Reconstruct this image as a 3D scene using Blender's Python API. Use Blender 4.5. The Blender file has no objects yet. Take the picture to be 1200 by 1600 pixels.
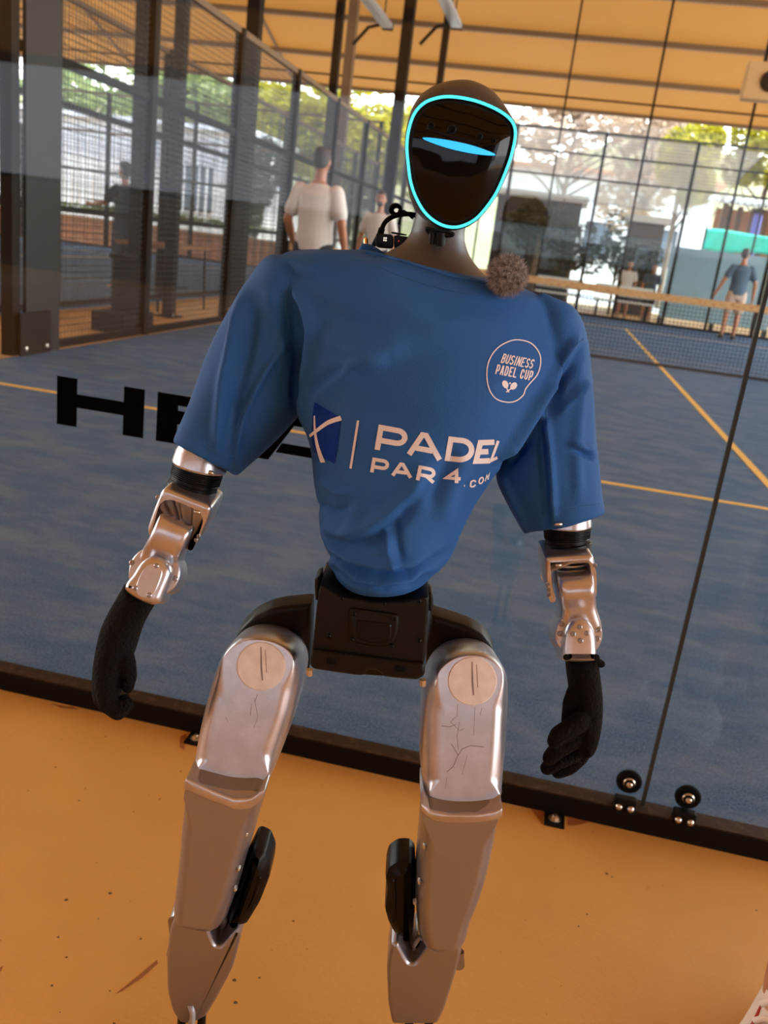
import bpy, bmesh, math, random
import numpy as np
from mathutils import Vector, Matrix
from mathutils.bvhtree import BVHTree

sc = bpy.context.scene
COL = sc.collection

# ------------------------------------------------------------ camera
FPX, PITCH, ROLL, YAW = 1365.8, 0.296187, 0.125353, 0.164981
CAM = np.array([-1.34322, -1.58436, 1.06100])
_cy, _sy = math.cos(YAW), math.sin(YAW)
_fw = np.array([-_sy*math.cos(PITCH), _cy*math.cos(PITCH), -math.sin(PITCH)])
_rt = np.array([_cy, _sy, 0.0]); _up = np.cross(_rt, _fw)
_c, _s = math.cos(ROLL), math.sin(ROLL)
RT = _c*_rt + _s*_up; UP = -_s*_rt + _c*_up; FW = _fw
cam_data = bpy.data.cameras.new('camera'); cam = bpy.data.objects.new('camera', cam_data); COL.objects.link(cam)
_m = Matrix.Identity(4)
for i in range(3):
    _m[i][0] = RT[i]; _m[i][1] = UP[i]; _m[i][2] = -FW[i]; _m[i][3] = CAM[i]
cam.matrix_world = _m
cam_data.sensor_fit = 'HORIZONTAL'; cam_data.sensor_width = 36.0; cam_data.lens = FPX*36.0/1200.0
cam_data.clip_start = 0.05; cam_data.clip_end = 300
cam_data.dof.use_dof = True; cam_data.dof.focus_distance = 0.95; cam_data.dof.aperture_fstop = 11.0
sc.camera = cam

# ------------------------------------------------------------ sky, sun, exposure
SKY_STRENGTH, SUN_STRENGTH, EXPOSURE = 2.1, 3.8, 2.1
world = bpy.data.worlds.new('sky'); sc.world = world; world.use_nodes = True
wn = world.node_tree.nodes; wl = world.node_tree.links; wn.clear()
w_out = wn.new('ShaderNodeOutputWorld'); w_bg = wn.new('ShaderNodeBackground'); w_bg.inputs['Strength'].default_value = SKY_STRENGTH
w_tc = wn.new('ShaderNodeTexCoord'); w_sep = wn.new('ShaderNodeSeparateXYZ'); w_cr = wn.new('ShaderNodeValToRGB')
w_cr.color_ramp.elements[0].position = 0.0; w_cr.color_ramp.elements[0].color = (1.0, 0.95, 0.88, 1)
w_cr.color_ramp.elements[1].position = 0.7; w_cr.color_ramp.elements[1].color = (0.40, 0.55, 0.85, 1)
_e = w_cr.color_ramp.elements.new(0.22); _e.color = (0.85, 0.88, 0.92, 1)
wl.new(w_tc.outputs['Generated'], w_sep.inputs[0]); wl.new(w_sep.outputs['Z'], w_cr.inputs[0])
wl.new(w_cr.outputs[0], w_bg.inputs['Color']); wl.new(w_bg.outputs[0], w_out.inputs[0])
sun_data = bpy.data.lights.new('sun', 'SUN'); sun_data.energy = SUN_STRENGTH; sun_data.angle = 0.012; sun_data.color = (1.0, 0.93, 0.82)
sun = bpy.data.objects.new('sun', sun_data); COL.objects.link(sun)
sun.rotation_euler = Vector((-0.34, 0.12, -0.87)).to_track_quat('-Z', 'Y').to_euler()
sc.view_settings.view_transform = 'Standard'; sc.view_settings.look = 'None'
sc.view_settings.exposure = EXPOSURE; sc.view_settings.gamma = 1.0; sc.view_settings.use_curve_mapping = False
sc.cycles.use_denoising = True
sc.cycles.max_bounces = 10; sc.cycles.diffuse_bounces = 5; sc.cycles.transparent_max_bounces = 48; sc.cycles.glossy_bounces = 4
sc.cycles.caustics_reflective = False; sc.cycles.caustics_refractive = False; sc.cycles.sample_clamp_indirect = 6.0

# ------------------------------------------------------------ helpers
R_ = random.Random(7)
FH = np.array([-_sy, _cy, 0.0])          # horizontal heading of the photographer
RH = np.array([_cy, _sy, 0.0]); ZH = np.array([0.0, 0.0, 1.0])
def ray(u, v): return FW + RT*((u-600)/FPX) - UP*((v-800)/FPX)
def U(u, v, d): r = ray(u, v); return CAM + r*(d/(r@FH))
def UY(u, v, y): r = ray(u, v); return CAM + r*((y-CAM[1])/r[1])
def UX(u, v, x): r = ray(u, v); return CAM + r*((x-CAM[0])/r[0])
def UZ(u, v, z): r = ray(u, v); return CAM + r*((z-CAM[2])/r[2])
def PX(P):
    q = np.asarray(P) - CAM; zc = q@FW
    return np.stack([600+FPX*(q@RT)/zc, 800-FPX*(q@UP)/zc], -1)

def lin(c):
    if isinstance(c, str):
        c = [int(c[i:i+2], 16)/255 for i in (0, 2, 4)]
        c = [x/12.92 if x <= 0.04045 else ((x+0.055)/1.055)**2.4 for x in c]
    return (c[0], c[1], c[2], 1.0)

MATS = {}
def mat(name, col, rough=0.5, metal=0.0, col2=None, scale=20.0, bump=0.0, bscale=None, spec=None, emit=None, estr=0.0, stretch=None, detail=4.0, lo=0.35, hi=0.65, translucent=0.0, coat=0.0):
    m = bpy.data.materials.new(name); m.use_nodes = True; nt = m.node_tree; n = nt.nodes; l = nt.links
    b = n['Principled BSDF']; b.inputs['Base Color'].default_value = lin(col); b.inputs['Roughness'].default_value = rough
    b.inputs['Metallic'].default_value = metal
    if spec is not None: b.inputs['Specular IOR Level'].default_value = spec
    if coat: b.inputs['Coat Weight'].default_value = coat; b.inputs['Coat Roughness'].default_value = 0.05
    if emit is not None:
        b.inputs['Emission Color'].default_value = lin(emit); b.inputs['Emission Strength'].default_value = estr
    if col2 is not None or bump:
        tc = n.new('ShaderNodeTexCoord'); vec = tc.outputs['Object']
        if stretch:
            mp = n.new('ShaderNodeMapping'); mp.inputs['Scale'].default_value = stretch; l.new(vec, mp.inputs[0]); vec = mp.outputs[0]
        if col2 is not None:
            nz = n.new('ShaderNodeTexNoise'); nz.inputs['Scale'].default_value = scale; nz.inputs['Detail'].default_value = detail; l.new(vec, nz.inputs['Vector'])
            cr = n.new('ShaderNodeValToRGB'); cr.color_ramp.elements[0].color = lin(col); cr.color_ramp.elements[1].color = lin(col2)
            cr.color_ramp.elements[0].position = lo; cr.color_ramp.elements[1].position = hi
            l.new(nz.outputs[0], cr.inputs[0]); l.new(cr.outputs[0], b.inputs['Base Color'])
        if bump:
            nb = n.new('ShaderNodeTexNoise'); nb.inputs['Scale'].default_value = bscale or scale; nb.inputs['Detail'].default_value = 3; l.new(vec, nb.inputs['Vector'])
            bp = n.new('ShaderNodeBump'); bp.inputs['Strength'].default_value = bump; bp.inputs['Distance'].default_value = 0.01
            l.new(nb.outputs[0], bp.inputs['Height']); l.new(bp.outputs[0], b.inputs['Normal'])
    if translucent:
        tr = n.new('ShaderNodeBsdfTranslucent'); tr.inputs['Color'].default_value = lin(col2 or col)
        mx = n.new('ShaderNodeMixShader'); mx.inputs[0].default_value = translucent
        l.new(b.outputs[0], mx.inputs[1]); l.new(tr.outputs[0], mx.inputs[2]); l.new(mx.outputs[0], n['Material Output'].inputs[0])
    MATS[name] = m; return m

def glass_mat(name, tint, refl=1.0):
    m = bpy.data.materials.new(name); m.use_nodes = True; nt = m.node_tree; n = nt.nodes; l = nt.links; n.clear()
    o = n.new('ShaderNodeOutputMaterial'); t = n.new('ShaderNodeBsdfTransparent'); t.inputs[0].default_value = lin(tint)
    g = n.new('ShaderNodeBsdfGlossy'); g.inputs['Roughness'].default_value = 0.0; g.inputs[0].default_value = (refl, refl, refl, 1)
    f = n.new('ShaderNodeFresnel'); f.inputs[0].default_value = 1.5; mx = n.new('ShaderNodeMixShader')
    ge = n.new('ShaderNodeNewGeometry'); ml = n.new('ShaderNodeMath'); ml.operation = 'SUBTRACT'; ml.inputs[0].default_value = 1.0; l.new(ge.outputs['Backfacing'], ml.inputs[1])
    mu = n.new('ShaderNodeMath'); mu.operation = 'MULTIPLY'; l.new(f.outputs[0], mu.inputs[0]); l.new(ml.outputs[0], mu.inputs[1])
    l.new(mu.outputs[0], mx.inputs[0]); l.new(t.outputs[0], mx.inputs[1]); l.new(g.outputs[0], mx.inputs[2]); l.new(mx.outputs[0], o.inputs[0])
    return m

def obj(name, data, m, parent=None, smooth=None, label=None, cat=None, group=None, kind=None):
    """data: (verts, faces) or a Mesh -> ONE linked mesh object in world coordinates"""
    if isinstance(data, bpy.types.Mesh): me = data
    else:
        me = bpy.data.meshes.new(name); me.from_pydata([tuple(map(float, v)) for v in data[0]], [], [tuple(int(i) for i in f) for f in data[1]]); me.update()
    if smooth is not None:
        me.polygons.foreach_set('use_smooth', [True]*len(me.polygons))
        if smooth < 180: me.set_sharp_from_angle(angle=math.radians(smooth))
    o = bpy.data.objects.new(name, me); COL.objects.link(o)
    if m is not None:
        for mm in (m if isinstance(m, (list, tuple)) else [m]): me.materials.append(mm)
    if parent is not None: par(o, parent)
    tag(o, label, cat, group, kind); return o
def wloc(o):
    v = Vector(o.location)
    p = o.parent
    while p is not None: v = v + 0*v if False else v; p = p.parent
    return v
def par(o, parent):
    o.parent = parent
    root = parent
    while root.parent is not None: root = root.parent
    if parent.parent is None: o.matrix_parent_inverse = Matrix.Translation(-Vector(parent.location)) if parent.rotation_euler.z == 0 else (Matrix.Translation(parent.location) @ Matrix.Rotation(parent.rotation_euler.z, 4, 'Z')).inverted()
def tag(o, label=None, cat=None, group=None, kind=None):
    if label: o['label'] = label
    if cat: o['category'] = cat
    if group: o['group'] = group
    if kind: o['kind'] = kind
    return o
def thing(name, loc, label, cat, group=None, kind=None):
    o = bpy.data.objects.new(name, None); COL.objects.link(o); o.location = tuple(float(x) for x in loc); o.empty_display_size = 0.05
    return tag(o, label, cat, group, kind)
def dup_tree(o, shift, parent=None):
    c = o.copy(); COL.objects.link(c); c.parent = parent
    if parent is None: c.location = Vector(o.location) + Vector(shift)
    for ch in list(o.children): dup_tree(ch, shift, c)
    return c

class MB:
    def __init__(s): s.v = []; s.f = []
    def add(s, vf):
        k = len(s.v); s.v += [tuple(map(float, p)) for p in vf[0]]; s.f += [tuple(i+k for i in f) for f in vf[1]]; return s
    @property
    def d(s): return (s.v, s.f)
def box(x0, x1, y0, y1, z0, z1):
    v = [(x0,y0,z0),(x1,y0,z0),(x1,y1,z0),(x0,y1,z0),(x0,y0,z1),(x1,y0,z1),(x1,y1,z1),(x0,y1,z1)]
    return v, [(0,3,2,1),(4,5,6,7),(0,1,5,4),(1,2,6,5),(2,3,7,6),(3,0,4,7)]
def bbox(x0, x1, y0, y1, z0, z1, b=0.004):
    """box with chamfered edges"""
    bm = bmesh.new(); v, f = box(x0, x1, y0, y1, z0, z1)
    vs = [bm.verts.new(p) for p in v]; [bm.faces.new([vs[i] for i in q]) for q in f]
    bmesh.ops.bevel(bm, geom=bm.edges[:], offset=b, segments=2, profile=0.5, affect='EDGES')
    bm.verts.index_update(); r = ([tuple(p.co) for p in bm.verts], [tuple(p.index for p in q.verts) for q in bm.faces]); bm.free(); return r
def rot_about(vf, c, ang):
    ca, sa = math.cos(ang), math.sin(ang)
    return [(c[0]+(x-c[0])*ca-(y-c[1])*sa, c[1]+(x-c[0])*sa+(y-c[1])*ca, z) for x, y, z in vf[0]], vf[1]
def frame_of(d):
    d = np.asarray(d, float); d = d/np.linalg.norm(d); a = np.array([0,0,1.0]) if abs(d[2]) < .9 else np.array([1.0,0,0])
    x = np.cross(a, d); x /= np.linalg.norm(x); return x, np.cross(d, x), d
def loft(rings, cap0=True, cap1=True, closed=True):
    n = len(rings[0]); v = [p for r in rings for p in r]; f = []
    for k in range(len(rings)-1):
        for i in range(n if closed else n-1):
            j = (i+1) % n; f.append((k*n+i, k*n+j, (k+1)*n+j, (k+1)*n+i))
    if cap0: f.append(tuple(range(n-1, -1, -1)))
    if cap1: f.append(tuple((len(rings)-1)*n+i for i in range(n)))
    return v, f
def tube(pts, r, n=8, caps=True):
    pts = [np.asarray(p, float) for p in pts]; rs = r if isinstance(r, (list, tuple)) else [r]*len(pts); rings = []
    px = None
    for i, p in enumerate(pts):
        t = pts[min(i+1, len(pts)-1)] - pts[max(i-1, 0)]
        if px is None: x, y, t = frame_of(t)
        else:
            t = t/np.linalg.norm(t); x = px - t*(px@t); x /= np.linalg.norm(x); y = np.cross(t, x)
        px = x
        rings.append([p + rs[i]*(math.cos(a)*x + math.sin(a)*y) for a in [2*math.pi*k/n for k in range(n)]])
    return loft(rings, caps, caps)
def cyl(p0, p1, r0, r1=None, n=20, bev=0.0):
    p0 = np.asarray(p0, float); p1 = np.asarray(p1, float); r1 = r0 if r1 is None else r1
    x, y, t = frame_of(p1-p0)
    prof = [(p0, r0), (p1, r1)] if not bev else [(p0, r0-bev), (p0+t*bev, r0), (p1-t*bev, r1), (p1, r1-bev)]
    return loft([[c + r*(math.cos(a)*x+math.sin(a)*y) for a in [2*math.pi*k/n for k in range(n)]] for c, r in prof])
def lathe(c, axis, prof, n=24):
    """prof: [(distance along axis, radius)]"""
    x, y, t = frame_of(axis); c = np.asarray(c, float)
    return loft([[c + t*h + r*(math.cos(a)*x+math.sin(a)*y) for a in [2*math.pi*k/n for k in range(n)]] for h, r in prof])
def ball(c, rx, ry=None, rz=None, n=16, m=10):
    ry = rx if ry is None else ry; rz = rx if rz is None else rz
    rings = [[(c[0]+rx*math.sin(t)*math.cos(a), c[1]+ry*math.sin(t)*math.sin(a), c[2]-rz*math.cos(t)) for a in [2*math.pi*k/n for k in range(n)]] for t in [max(1e-3, min(math.pi-1e-3, math.pi*i/m)) for i in range(m+1)]]
    return loft(rings)
def cr_spline(K, m, closed=False):
    """Catmull-Rom through keys K (k, ...) -> m samples"""
    K = np.asarray(K, float); k = len(K); out = []
    T = np.linspace(0, k if closed else k-1, m, endpoint=not closed)
    for t in T:
        i = int(math.floor(t)); i = min(i, k-2) if not closed else i
        u = t-i
        g = (lambda j: K[j % k]) if closed else (lambda j: K[min(max(j, 0), k-1)])
        a, b, c, d = g(i-1), g(i), g(i+1), g(i+2)
        out.append(0.5*((2*b) + (c-a)*u + (2*a-5*b+4*c-d)*u*u + (3*b-a-3*c+d)*u**3))
    return np.array(out)
def ring(L, Rr, d, h, e=2.0, n=48, dirv=None, shift=0.0):
    """horizontal-depth ring whose left/right silhouette passes through two directions at distance d"""
    a = U(*L, d); b = U(*Rr, d); c = (a+b)/2; ax = (b-a)/2; dv = FH if dirv is None else dirv
    th = np.arange(n)*2*math.pi/n; cs, sn = np.cos(th), np.sin(th)
    cx = np.sign(cs)*np.abs(cs)**(2/e); cyy = np.sign(sn)*np.abs(sn)**(2/e)
    return c + np.outer(cx, ax) + np.outer(cyy*h+shift, dv)
def rings_loft(keys, m, **kw):
    K = np.array([ring(*k[:4], **(dict(e=k[4]) if len(k) > 4 else {}), **kw) for k in keys])
    return [list(r) for r in cr_spline(K, m)]
def outline(pts, n=64, smooth=True, closed=True):
    """closed outline, corners cut round (never overshooting), resampled evenly along its length"""
    P = np.asarray(pts, float)
    if not smooth:
        Q = []
        for i in range(len(P)):
            a, b, c = P[i-1], P[i], P[(i+1) % len(P)]; la, lc = np.linalg.norm(a-b), np.linalg.norm(c-b); k = 2.2
            Q += [b+(a-b)*min(.3, k/max(la, 1e-6)), b+(c-b)*min(.3, k/max(lc, 1e-6))]
        P = np.array(Q)
    for _ in range(3 if smooth else 1):
        N = np.roll(P, -1, 0); P = np.stack([P*.75+N*.25, P*.25+N*.75], 1).reshape(-1, 2)
    seg = np.linalg.norm(np.roll(P, -1, 0)-P, axis=1); cum = np.concatenate([[0], np.cumsum(seg)]); tot = cum[-1]; out = []
    for t in np.arange(n)*tot/n:
        i = min(np.searchsorted(cum, t, side='right')-1, len(P)-1); u = (t-cum[i])/max(seg[i], 1e-9); out.append(P[i]*(1-u)+P[(i+1) % len(P)]*u)
    return np.array(out)
def inset2(P, dlt):
    """move a closed 2-D outline inwards by dlt in small relaxed steps (same point count)"""
    if abs(dlt) < 1e-7: return P.copy()
    x, y = P[:, 0], P[:, 1]; sg = 1.0 if np.sum(x*np.roll(y, -1)-np.roll(x, -1)*y) > 0 else -1.0
    P = P.copy(); k = max(1, int(abs(dlt)/.0006))
    for _ in range(k):
        t = np.roll(P, -1, 0)-np.roll(P, 1, 0); t = t/np.maximum(np.linalg.norm(t, axis=1, keepdims=True), 1e-9)
        P = P + np.stack([-t[:, 1], t[:, 0]], 1)*(sg*dlt/k)
        if k > 1:
            m = (np.roll(P, 1, 0)+np.roll(P, -1, 0))/2; tt = np.roll(P, -1, 0)-np.roll(P, 1, 0); tt = tt/np.maximum(np.linalg.norm(tt, axis=1, keepdims=True), 1e-9)
            dv = m-P; tang = np.sum(dv*tt, 1, keepdims=True)*tt; P = P + tang*.6 + (dv-tang)*.12
    return P
def slab(pts, d, prof, n=64, smooth=True, dirv=None, upd=None):
    """solid whose outline (seen from the front) is pts at distance d; prof = [(offset along depth, inset in metres)]"""
    P = outline(pts, n, smooth); W = np.array([U(u, v, d) for u, v in P]); dv = FH if dirv is None else np.asarray(dirv)
    c = W.mean(0); ex = RT - dv*(RT@dv); ex /= np.linalg.norm(ex); ey = np.cross(dv, ex)
    # local 2-D coordinates on the outline's own plane
    q = np.stack([(W-c)@ex, (W-c)@ey], 1); off = (W-c)@dv; rings = []
    for dd, ins in prof:
        qq = inset2(q, ins)
        rings.append([c + qq[i, 0]*ex + qq[i, 1]*ey + (off[i]+dd)*dv for i in range(len(qq))])
    return loft(rings)
def fillet(depth, r, back=None, k=4):
    """profile of a slab: rounded front edge radius r, total depth"""
    b = r if back is None else back
    p = [(r-r*math.cos(a)*1.0 if False else r*(1-math.sin(a)), r*(1-math.cos(a))) for a in [math.pi/2*i/k for i in range(k, -1, -1)]]
    q = [(depth-b*(1-math.sin(a)), b*(1-math.cos(a))) for a in [math.pi/2*i/k for i in range(0, k+1)]]
    return p + q
def union_remesh(name, parts, voxel, smooth_it=3, smooth_f=0.5):
    mb = MB()
    for p in parts: mb.add(p)
    me = bpy.data.meshes.new('tmp'); me.from_pydata(mb.v, [], mb.f); me.update()
    bm = bmesh.new(); bm.from_mesh(me); bmesh.ops.recalc_face_normals(bm, faces=bm.faces[:]); bm.to_mesh(me); bm.free()
    o = bpy.data.objects.new('tmp', me); COL.objects.link(o)
    r = o.modifiers.new('r', 'REMESH'); r.mode = 'VOXEL'; r.voxel_size = voxel
    if smooth_it: s = o.modifiers.new('s', 'SMOOTH'); s.iterations = smooth_it; s.factor = smooth_f
    dg = bpy.context.evaluated_depsgraph_get(); out = bpy.data.meshes.new_from_object(o.evaluated_get(dg)); out.name = name
    bpy.data.objects.remove(o); bpy.data.meshes.remove(me); return out
def mesh_arrays(me):
    co = np.empty(len(me.vertices)*3); me.vertices.foreach_get('co', co); co = co.reshape(-1, 3)
    no = np.empty(len(me.vertices)*3); me.vertices.foreach_get('normal', no); return co, no.reshape(-1, 3)
def cone(p0, p1, r0, r1, n=16, flat=1.0, fdir=None):
    """tapered limb with round ends"""
    p0 = np.asarray(p0, float); p1 = np.asarray(p1, float); x, y, t = frame_of(p1-p0); R = []
    L = np.linalg.norm(p1-p0)
    hs = [(-r0*math.cos(a), r0*math.sin(a)) for a in (0.15, .5, 1.0)] + [(L*u, r0*(1-u)+r1*u) for u in (0, .5, 1)] + [(L+r1*math.cos(a), r1*math.sin(a)) for a in (1.0, .5, .15)]
    for h, r in hs: R.append([p0 + t*h + r*(math.cos(a)*x+math.sin(a)*y) for a in [2*math.pi*k/n for k in range(n)]])
    return loft(R)
def chain(pts, rs, n=14):
    out = MB()
    for i in range(len(pts)-1): out.add(cone(pts[i], pts[i+1], rs[i], rs[i+1], n))
    return out.d

# ------------------------------------------------------------ materials of the setting
M_floor = mat('ochre_concrete', (0.55, 0.275, 0.055), 0.62, col2=(0.70, 0.385, 0.095), scale=1.6, bump=0.05, bscale=120, lo=.3, hi=.7)
def carpet_mat():
    m = bpy.data.materials.new('blue_court_carpet'); m.use_nodes = True; n = m.node_tree.nodes; l = m.node_tree.links; b = n['Principled BSDF']
    b.inputs['Roughness'].default_value = .95; b.inputs['Specular IOR Level'].default_value = .08
    tc = n.new('ShaderNodeTexCoord'); g = n.new('ShaderNodeTexNoise'); g.inputs['Scale'].default_value = 170; g.inputs['Detail'].default_value = 5; g.inputs['Roughness'].default_value = .75; l.new(tc.outputs['Object'], g.inputs['Vector'])
    r1 = n.new('ShaderNodeValToRGB'); r1.color_ramp.elements[0].position = .36; r1.color_ramp.elements[0].color = (.018, .062, .135, 1); r1.color_ramp.elements[1].position = .66; r1.color_ramp.elements[1].color = (.100, .205, .35, 1); l.new(g.outputs[0], r1.inputs[0])
    mp = n.new('ShaderNodeMapping'); mp.inputs['Scale'].default_value = (1.0, 2.2, 1.0); mp.inputs['Rotation'].default_value = (0, 0, .25); l.new(tc.outputs['Object'], mp.inputs[0])
    s2 = n.new('ShaderNodeTexNoise'); s2.inputs['Scale'].default_value = 3.2; s2.inputs['Detail'].default_value = 8; s2.inputs['Roughness'].default_value = .7; l.new(mp.outputs[0], s2.inputs['Vector'])
    r2 = n.new('ShaderNodeValToRGB'); r2.color_ramp.elements[0].position = .42; r2.color_ramp.elements[0].color = (0, 0, 0, 1); r2.color_ramp.elements[1].position = .75; r2.color_ramp.elements[1].color = (.52, .52, .52, 1); l.new(s2.outputs[0], r2.inputs[0])
    mx = n.new('ShaderNodeMix'); mx.data_type = 'RGBA'; l.new(r2.outputs[0], mx.inputs[0]); l.new(r1.outputs[0], mx.inputs[6]); mx.inputs[7].default_value = (.24, .275, .315, 1); l.new(mx.outputs[2], b.inputs['Base Color'])
    bp = n.new('ShaderNodeBump'); bp.inputs['Strength'].default_value = .5; bp.inputs['Distance'].default_value = .006; l.new(g.outputs[0], bp.inputs['Height']); l.new(bp.outputs[0], b.inputs['Normal'])
    return m
M_carpet = carpet_mat()
M_line = mat('yellow_line_paint', (0.80, 0.50, 0.13), 0.85, spec=.1)
M_dark = mat('dark_brown_steel', (0.006, 0.0045, 0.0035), 0.55, spec=.10)
M_railtop = mat('worn_brown_steel', (0.030, 0.014, 0.006), 0.6, spec=.15, col2=(0.08, 0.042, 0.018), scale=55, lo=.5, hi=.8)
M_brownsteel = mat('brown_beam_and_lit_rail', (0.15, 0.085, 0.04), 0.6)
M_membrane = mat('tan_canopy_membrane', (0.46, 0.30, 0.13), 0.8, col2=(0.41, 0.25, 0.102), scale=.3, translucent=0.55)
M_ground = mat('pale_sunlit_paving', (0.50, 0.46, 0.40), 0.9, col2=(0.38, 0.36, 0.32), scale=.8)
M_glass = glass_mat('clear_safety_glass', (0.93, 0.96, 0.95))
M_glassedge = mat('dark_glass_seal', (0.02, 0.025, 0.025), 0.25)
M_steel = mat('zinc_bolt', (0.62, 0.56, 0.47), 0.3, metal=1.0)
M_rubber = mat('black_rubber', (0.003, 0.0027, 0.0025), 0.7, spec=.1)
M_black = mat('black_letter_film', (0.001, 0.001, 0.001), 0.8, spec=.03)
M_white = mat('white_render', (0.75, 0.73, 0.70), 0.85)
M_white2 = mat('grey_white_cladding', (0.55, 0.55, 0.56), 0.7)
M_brick = mat('terracotta', (0.42, 0.20, 0.11), 0.9, col2=(0.55, 0.30, 0.17), scale=3)
M_leafy = mat('yellow_green_leaf', (0.20, 0.175, 0.006), 0.6, col2=(0.38, 0.33, 0.010), scale=2, translucent=0.5)
M_leafg = mat('green_leaf', (0.13, 0.17, 0.04), 0.6, col2=(0.28, 0.33, 0.10), scale=2, translucent=0.4)
M_leafd = mat('dark_green_leaf', (0.015, 0.024, 0.010), 0.6, col2=(0.035, 0.05, 0.02), scale=2, translucent=0.2)
M_leafp = mat('dry_pinkish_leaf', (0.36, 0.24, 0.16), 0.7, col2=(0.50, 0.38, 0.27), scale=2, translucent=0.4)
M_bark = mat('bark', (0.10, 0.07, 0.05), 0.9, col2=(0.2, 0.15, 0.1), scale=12)
M_winglass = mat('building_window_glass', (0.10, 0.13, 0.16), 0.08, spec=.8)
M_turq = mat('turquoise_tarpaulin', (0.03, 0.55, 0.47), 0.6, translucent=.3)
M_paleblue = mat('pale_blue_panel', (0.28, 0.42, 0.52), 0.6)
M_grey = mat('grey_lamp_housing', (0.35, 0.35, 0.36), 0.45, metal=.3)
M_lamp = mat('lamp_lens', (0.7, 0.68, 0.62), 0.3)
M_mesh = mat('black_welded_wire', (0.012, 0.010, 0.009), 0.5)
M_net = mat('black_net_cord', (0.015, 0.014, 0.014), 0.8)
M_tape = mat('cream_net_tape', (0.72, 0.45, 0.21), 0.8, col2=(0.50, 0.26, 0.09), scale=9, stretch=(2, 1, 9), lo=.52, hi=.60, detail=2)
M_wood = mat('brown_table_wood', (0.22, 0.09, 0.035), 0.6, col2=(0.30, 0.13, 0.05), scale=8)

FLOOR_Z = -0.04
# ------------------------------------------------------------ floor, carpets and ground
floor = obj('floor', box(-32, 12, -12, 28.5, -0.30, FLOOR_Z), M_floor, kind='structure', label='ochre orange concrete floor in front of and around the courts')
ground = obj('ground', box(-120, 120, -80, 120, -0.60, -0.06), M_ground, kind='structure', label='pale sunlit paving outside the canopy')
def court(x0, x1, y0, y1, yn, label):
    t = obj('court_carpet', box(x0, x1, y0, y1, FLOOR_Z, 0.0), M_carpet, kind='structure', label=label)
    w = 0.05; xm = (x0+x1)/2; z = (0.0003, 0.0022)
    for (a, b, c, d) in ((x0, x1, yn-6.95-w/2, yn-6.95+w/2), (x0, x1, yn+6.95-w/2, yn+6.95+w/2), (xm-w/2, xm+w/2, yn-6.95+w/2, yn+6.95-w/2)):
        obj('court_line', box(a, b, c, d, *z), M_line, t)
    return t
court(-5, 5, 0.1042, 20, 10, 'blue grey padel court carpet with yellow lines behind the near glass')
court(-16.6, -6.6, 2.0, 22, 12, 'neighbouring blue court carpet beyond the left mesh fence')

# scuffs and crumbs on the concrete (flat marks with a shape of their own)
M_scuff = mat('floor_scuff', (0.30, 0.10, 0.02), 0.7); M_crumb = mat('floor_speck', (0.10, 0.055, 0.02), 0.8)
def floor_patch(pts, z=FLOOR_Z+0.0006):
    P = [UZ(u, v, z) for u, v in pts]; return P, [tuple(range(len(P)))]
mb = MB(); mb.add(floor_patch([(180, 1553), (212, 1528), (245, 1500), (247, 1505), (222, 1528), (190, 1549)])); mb.add(floor_patch([(0, 1512), (6, 1508), (0, 1520)]))
obj('scuff_mark', mb.d, M_scuff, floor)
mb = MB()
for k in range(230):
    x, y, r = R_.uniform(-2.6, 0.2), R_.uniform(-1.1, 0.03), R_.choice([.0008, .001, .0014, .002, .003])
    a = R_.random()*3; mb.add(([(x+r*(1.4 if i % 2 else .8)*math.cos(a+i*1.05), y+r*math.sin(a+i*1.05), FLOOR_Z+.0005) for i in range(6)], [tuple(range(6))]))
obj('floor_speck', mb.d, M_crumb, floor, kind='stuff')

# ------------------------------------------------------------ canopy
roof = obj('ceiling', box(-30, 12, 11.9, 12.1, 10.47, 10.6), M_brownsteel, kind='structure', label='tan membrane canopy over the courts with brown beams')
def roofz(y): return 5.65 + 0.3*(28-y) if y >= 12 else 10.45 - 0.302*(12-y)
ys_f = [28, 27.31, 26.07, 24.14, 22.21, 20.28, 18.35, 16.42, 14.49, 12]
ys_b = [12, 10, 8, 6, 4, 2, 0, -2, -4, -6, -8, -10, -12]
for ys in (ys_f, ys_b):
    for a, b in zip(ys[:-1], ys[1:]):
        v = [(x, y, roofz(y)+dz) for dz in (0, .004) for x, y in ((-30, a), (12, a), (12, b), (-30, b))]
        obj('canopy_panel', (v, [(0,1,2,3), (7,6,5,4), (0,4,5,1), (1,5,6,2), (2,6,7,3), (3,7,4,0)]), M_membrane, roof)
    for i, y in enumerate(ys[1:-1] if ys is ys_f else ys[1:]):
        z = roofz(y); r = 0.022 if (ys is ys_f and i == 0) else 0.065
        obj('purlin', box(-30, 12, y-r, y+r, z-2*r-.005, z-.005), M_brownsteel if i else M_dark, roof)
for x in (-26, -22, -16.5, -10.9, 6.5, 11.9):
    mb = MB()
    for ya, yb in ((28, 12), (12, -12)):
        za, zb = roofz(ya)-.03, roofz(yb)-.03
        mb.add(tube([(x, ya, za), (x, yb, zb)], .05, 8))
    obj('rafter', mb.d, M_brownsteel, roof)
obj('eave_rod', box(-30, 12, 27.96, 28.04, 5.56, 5.66), M_brownsteel, roof)

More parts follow.
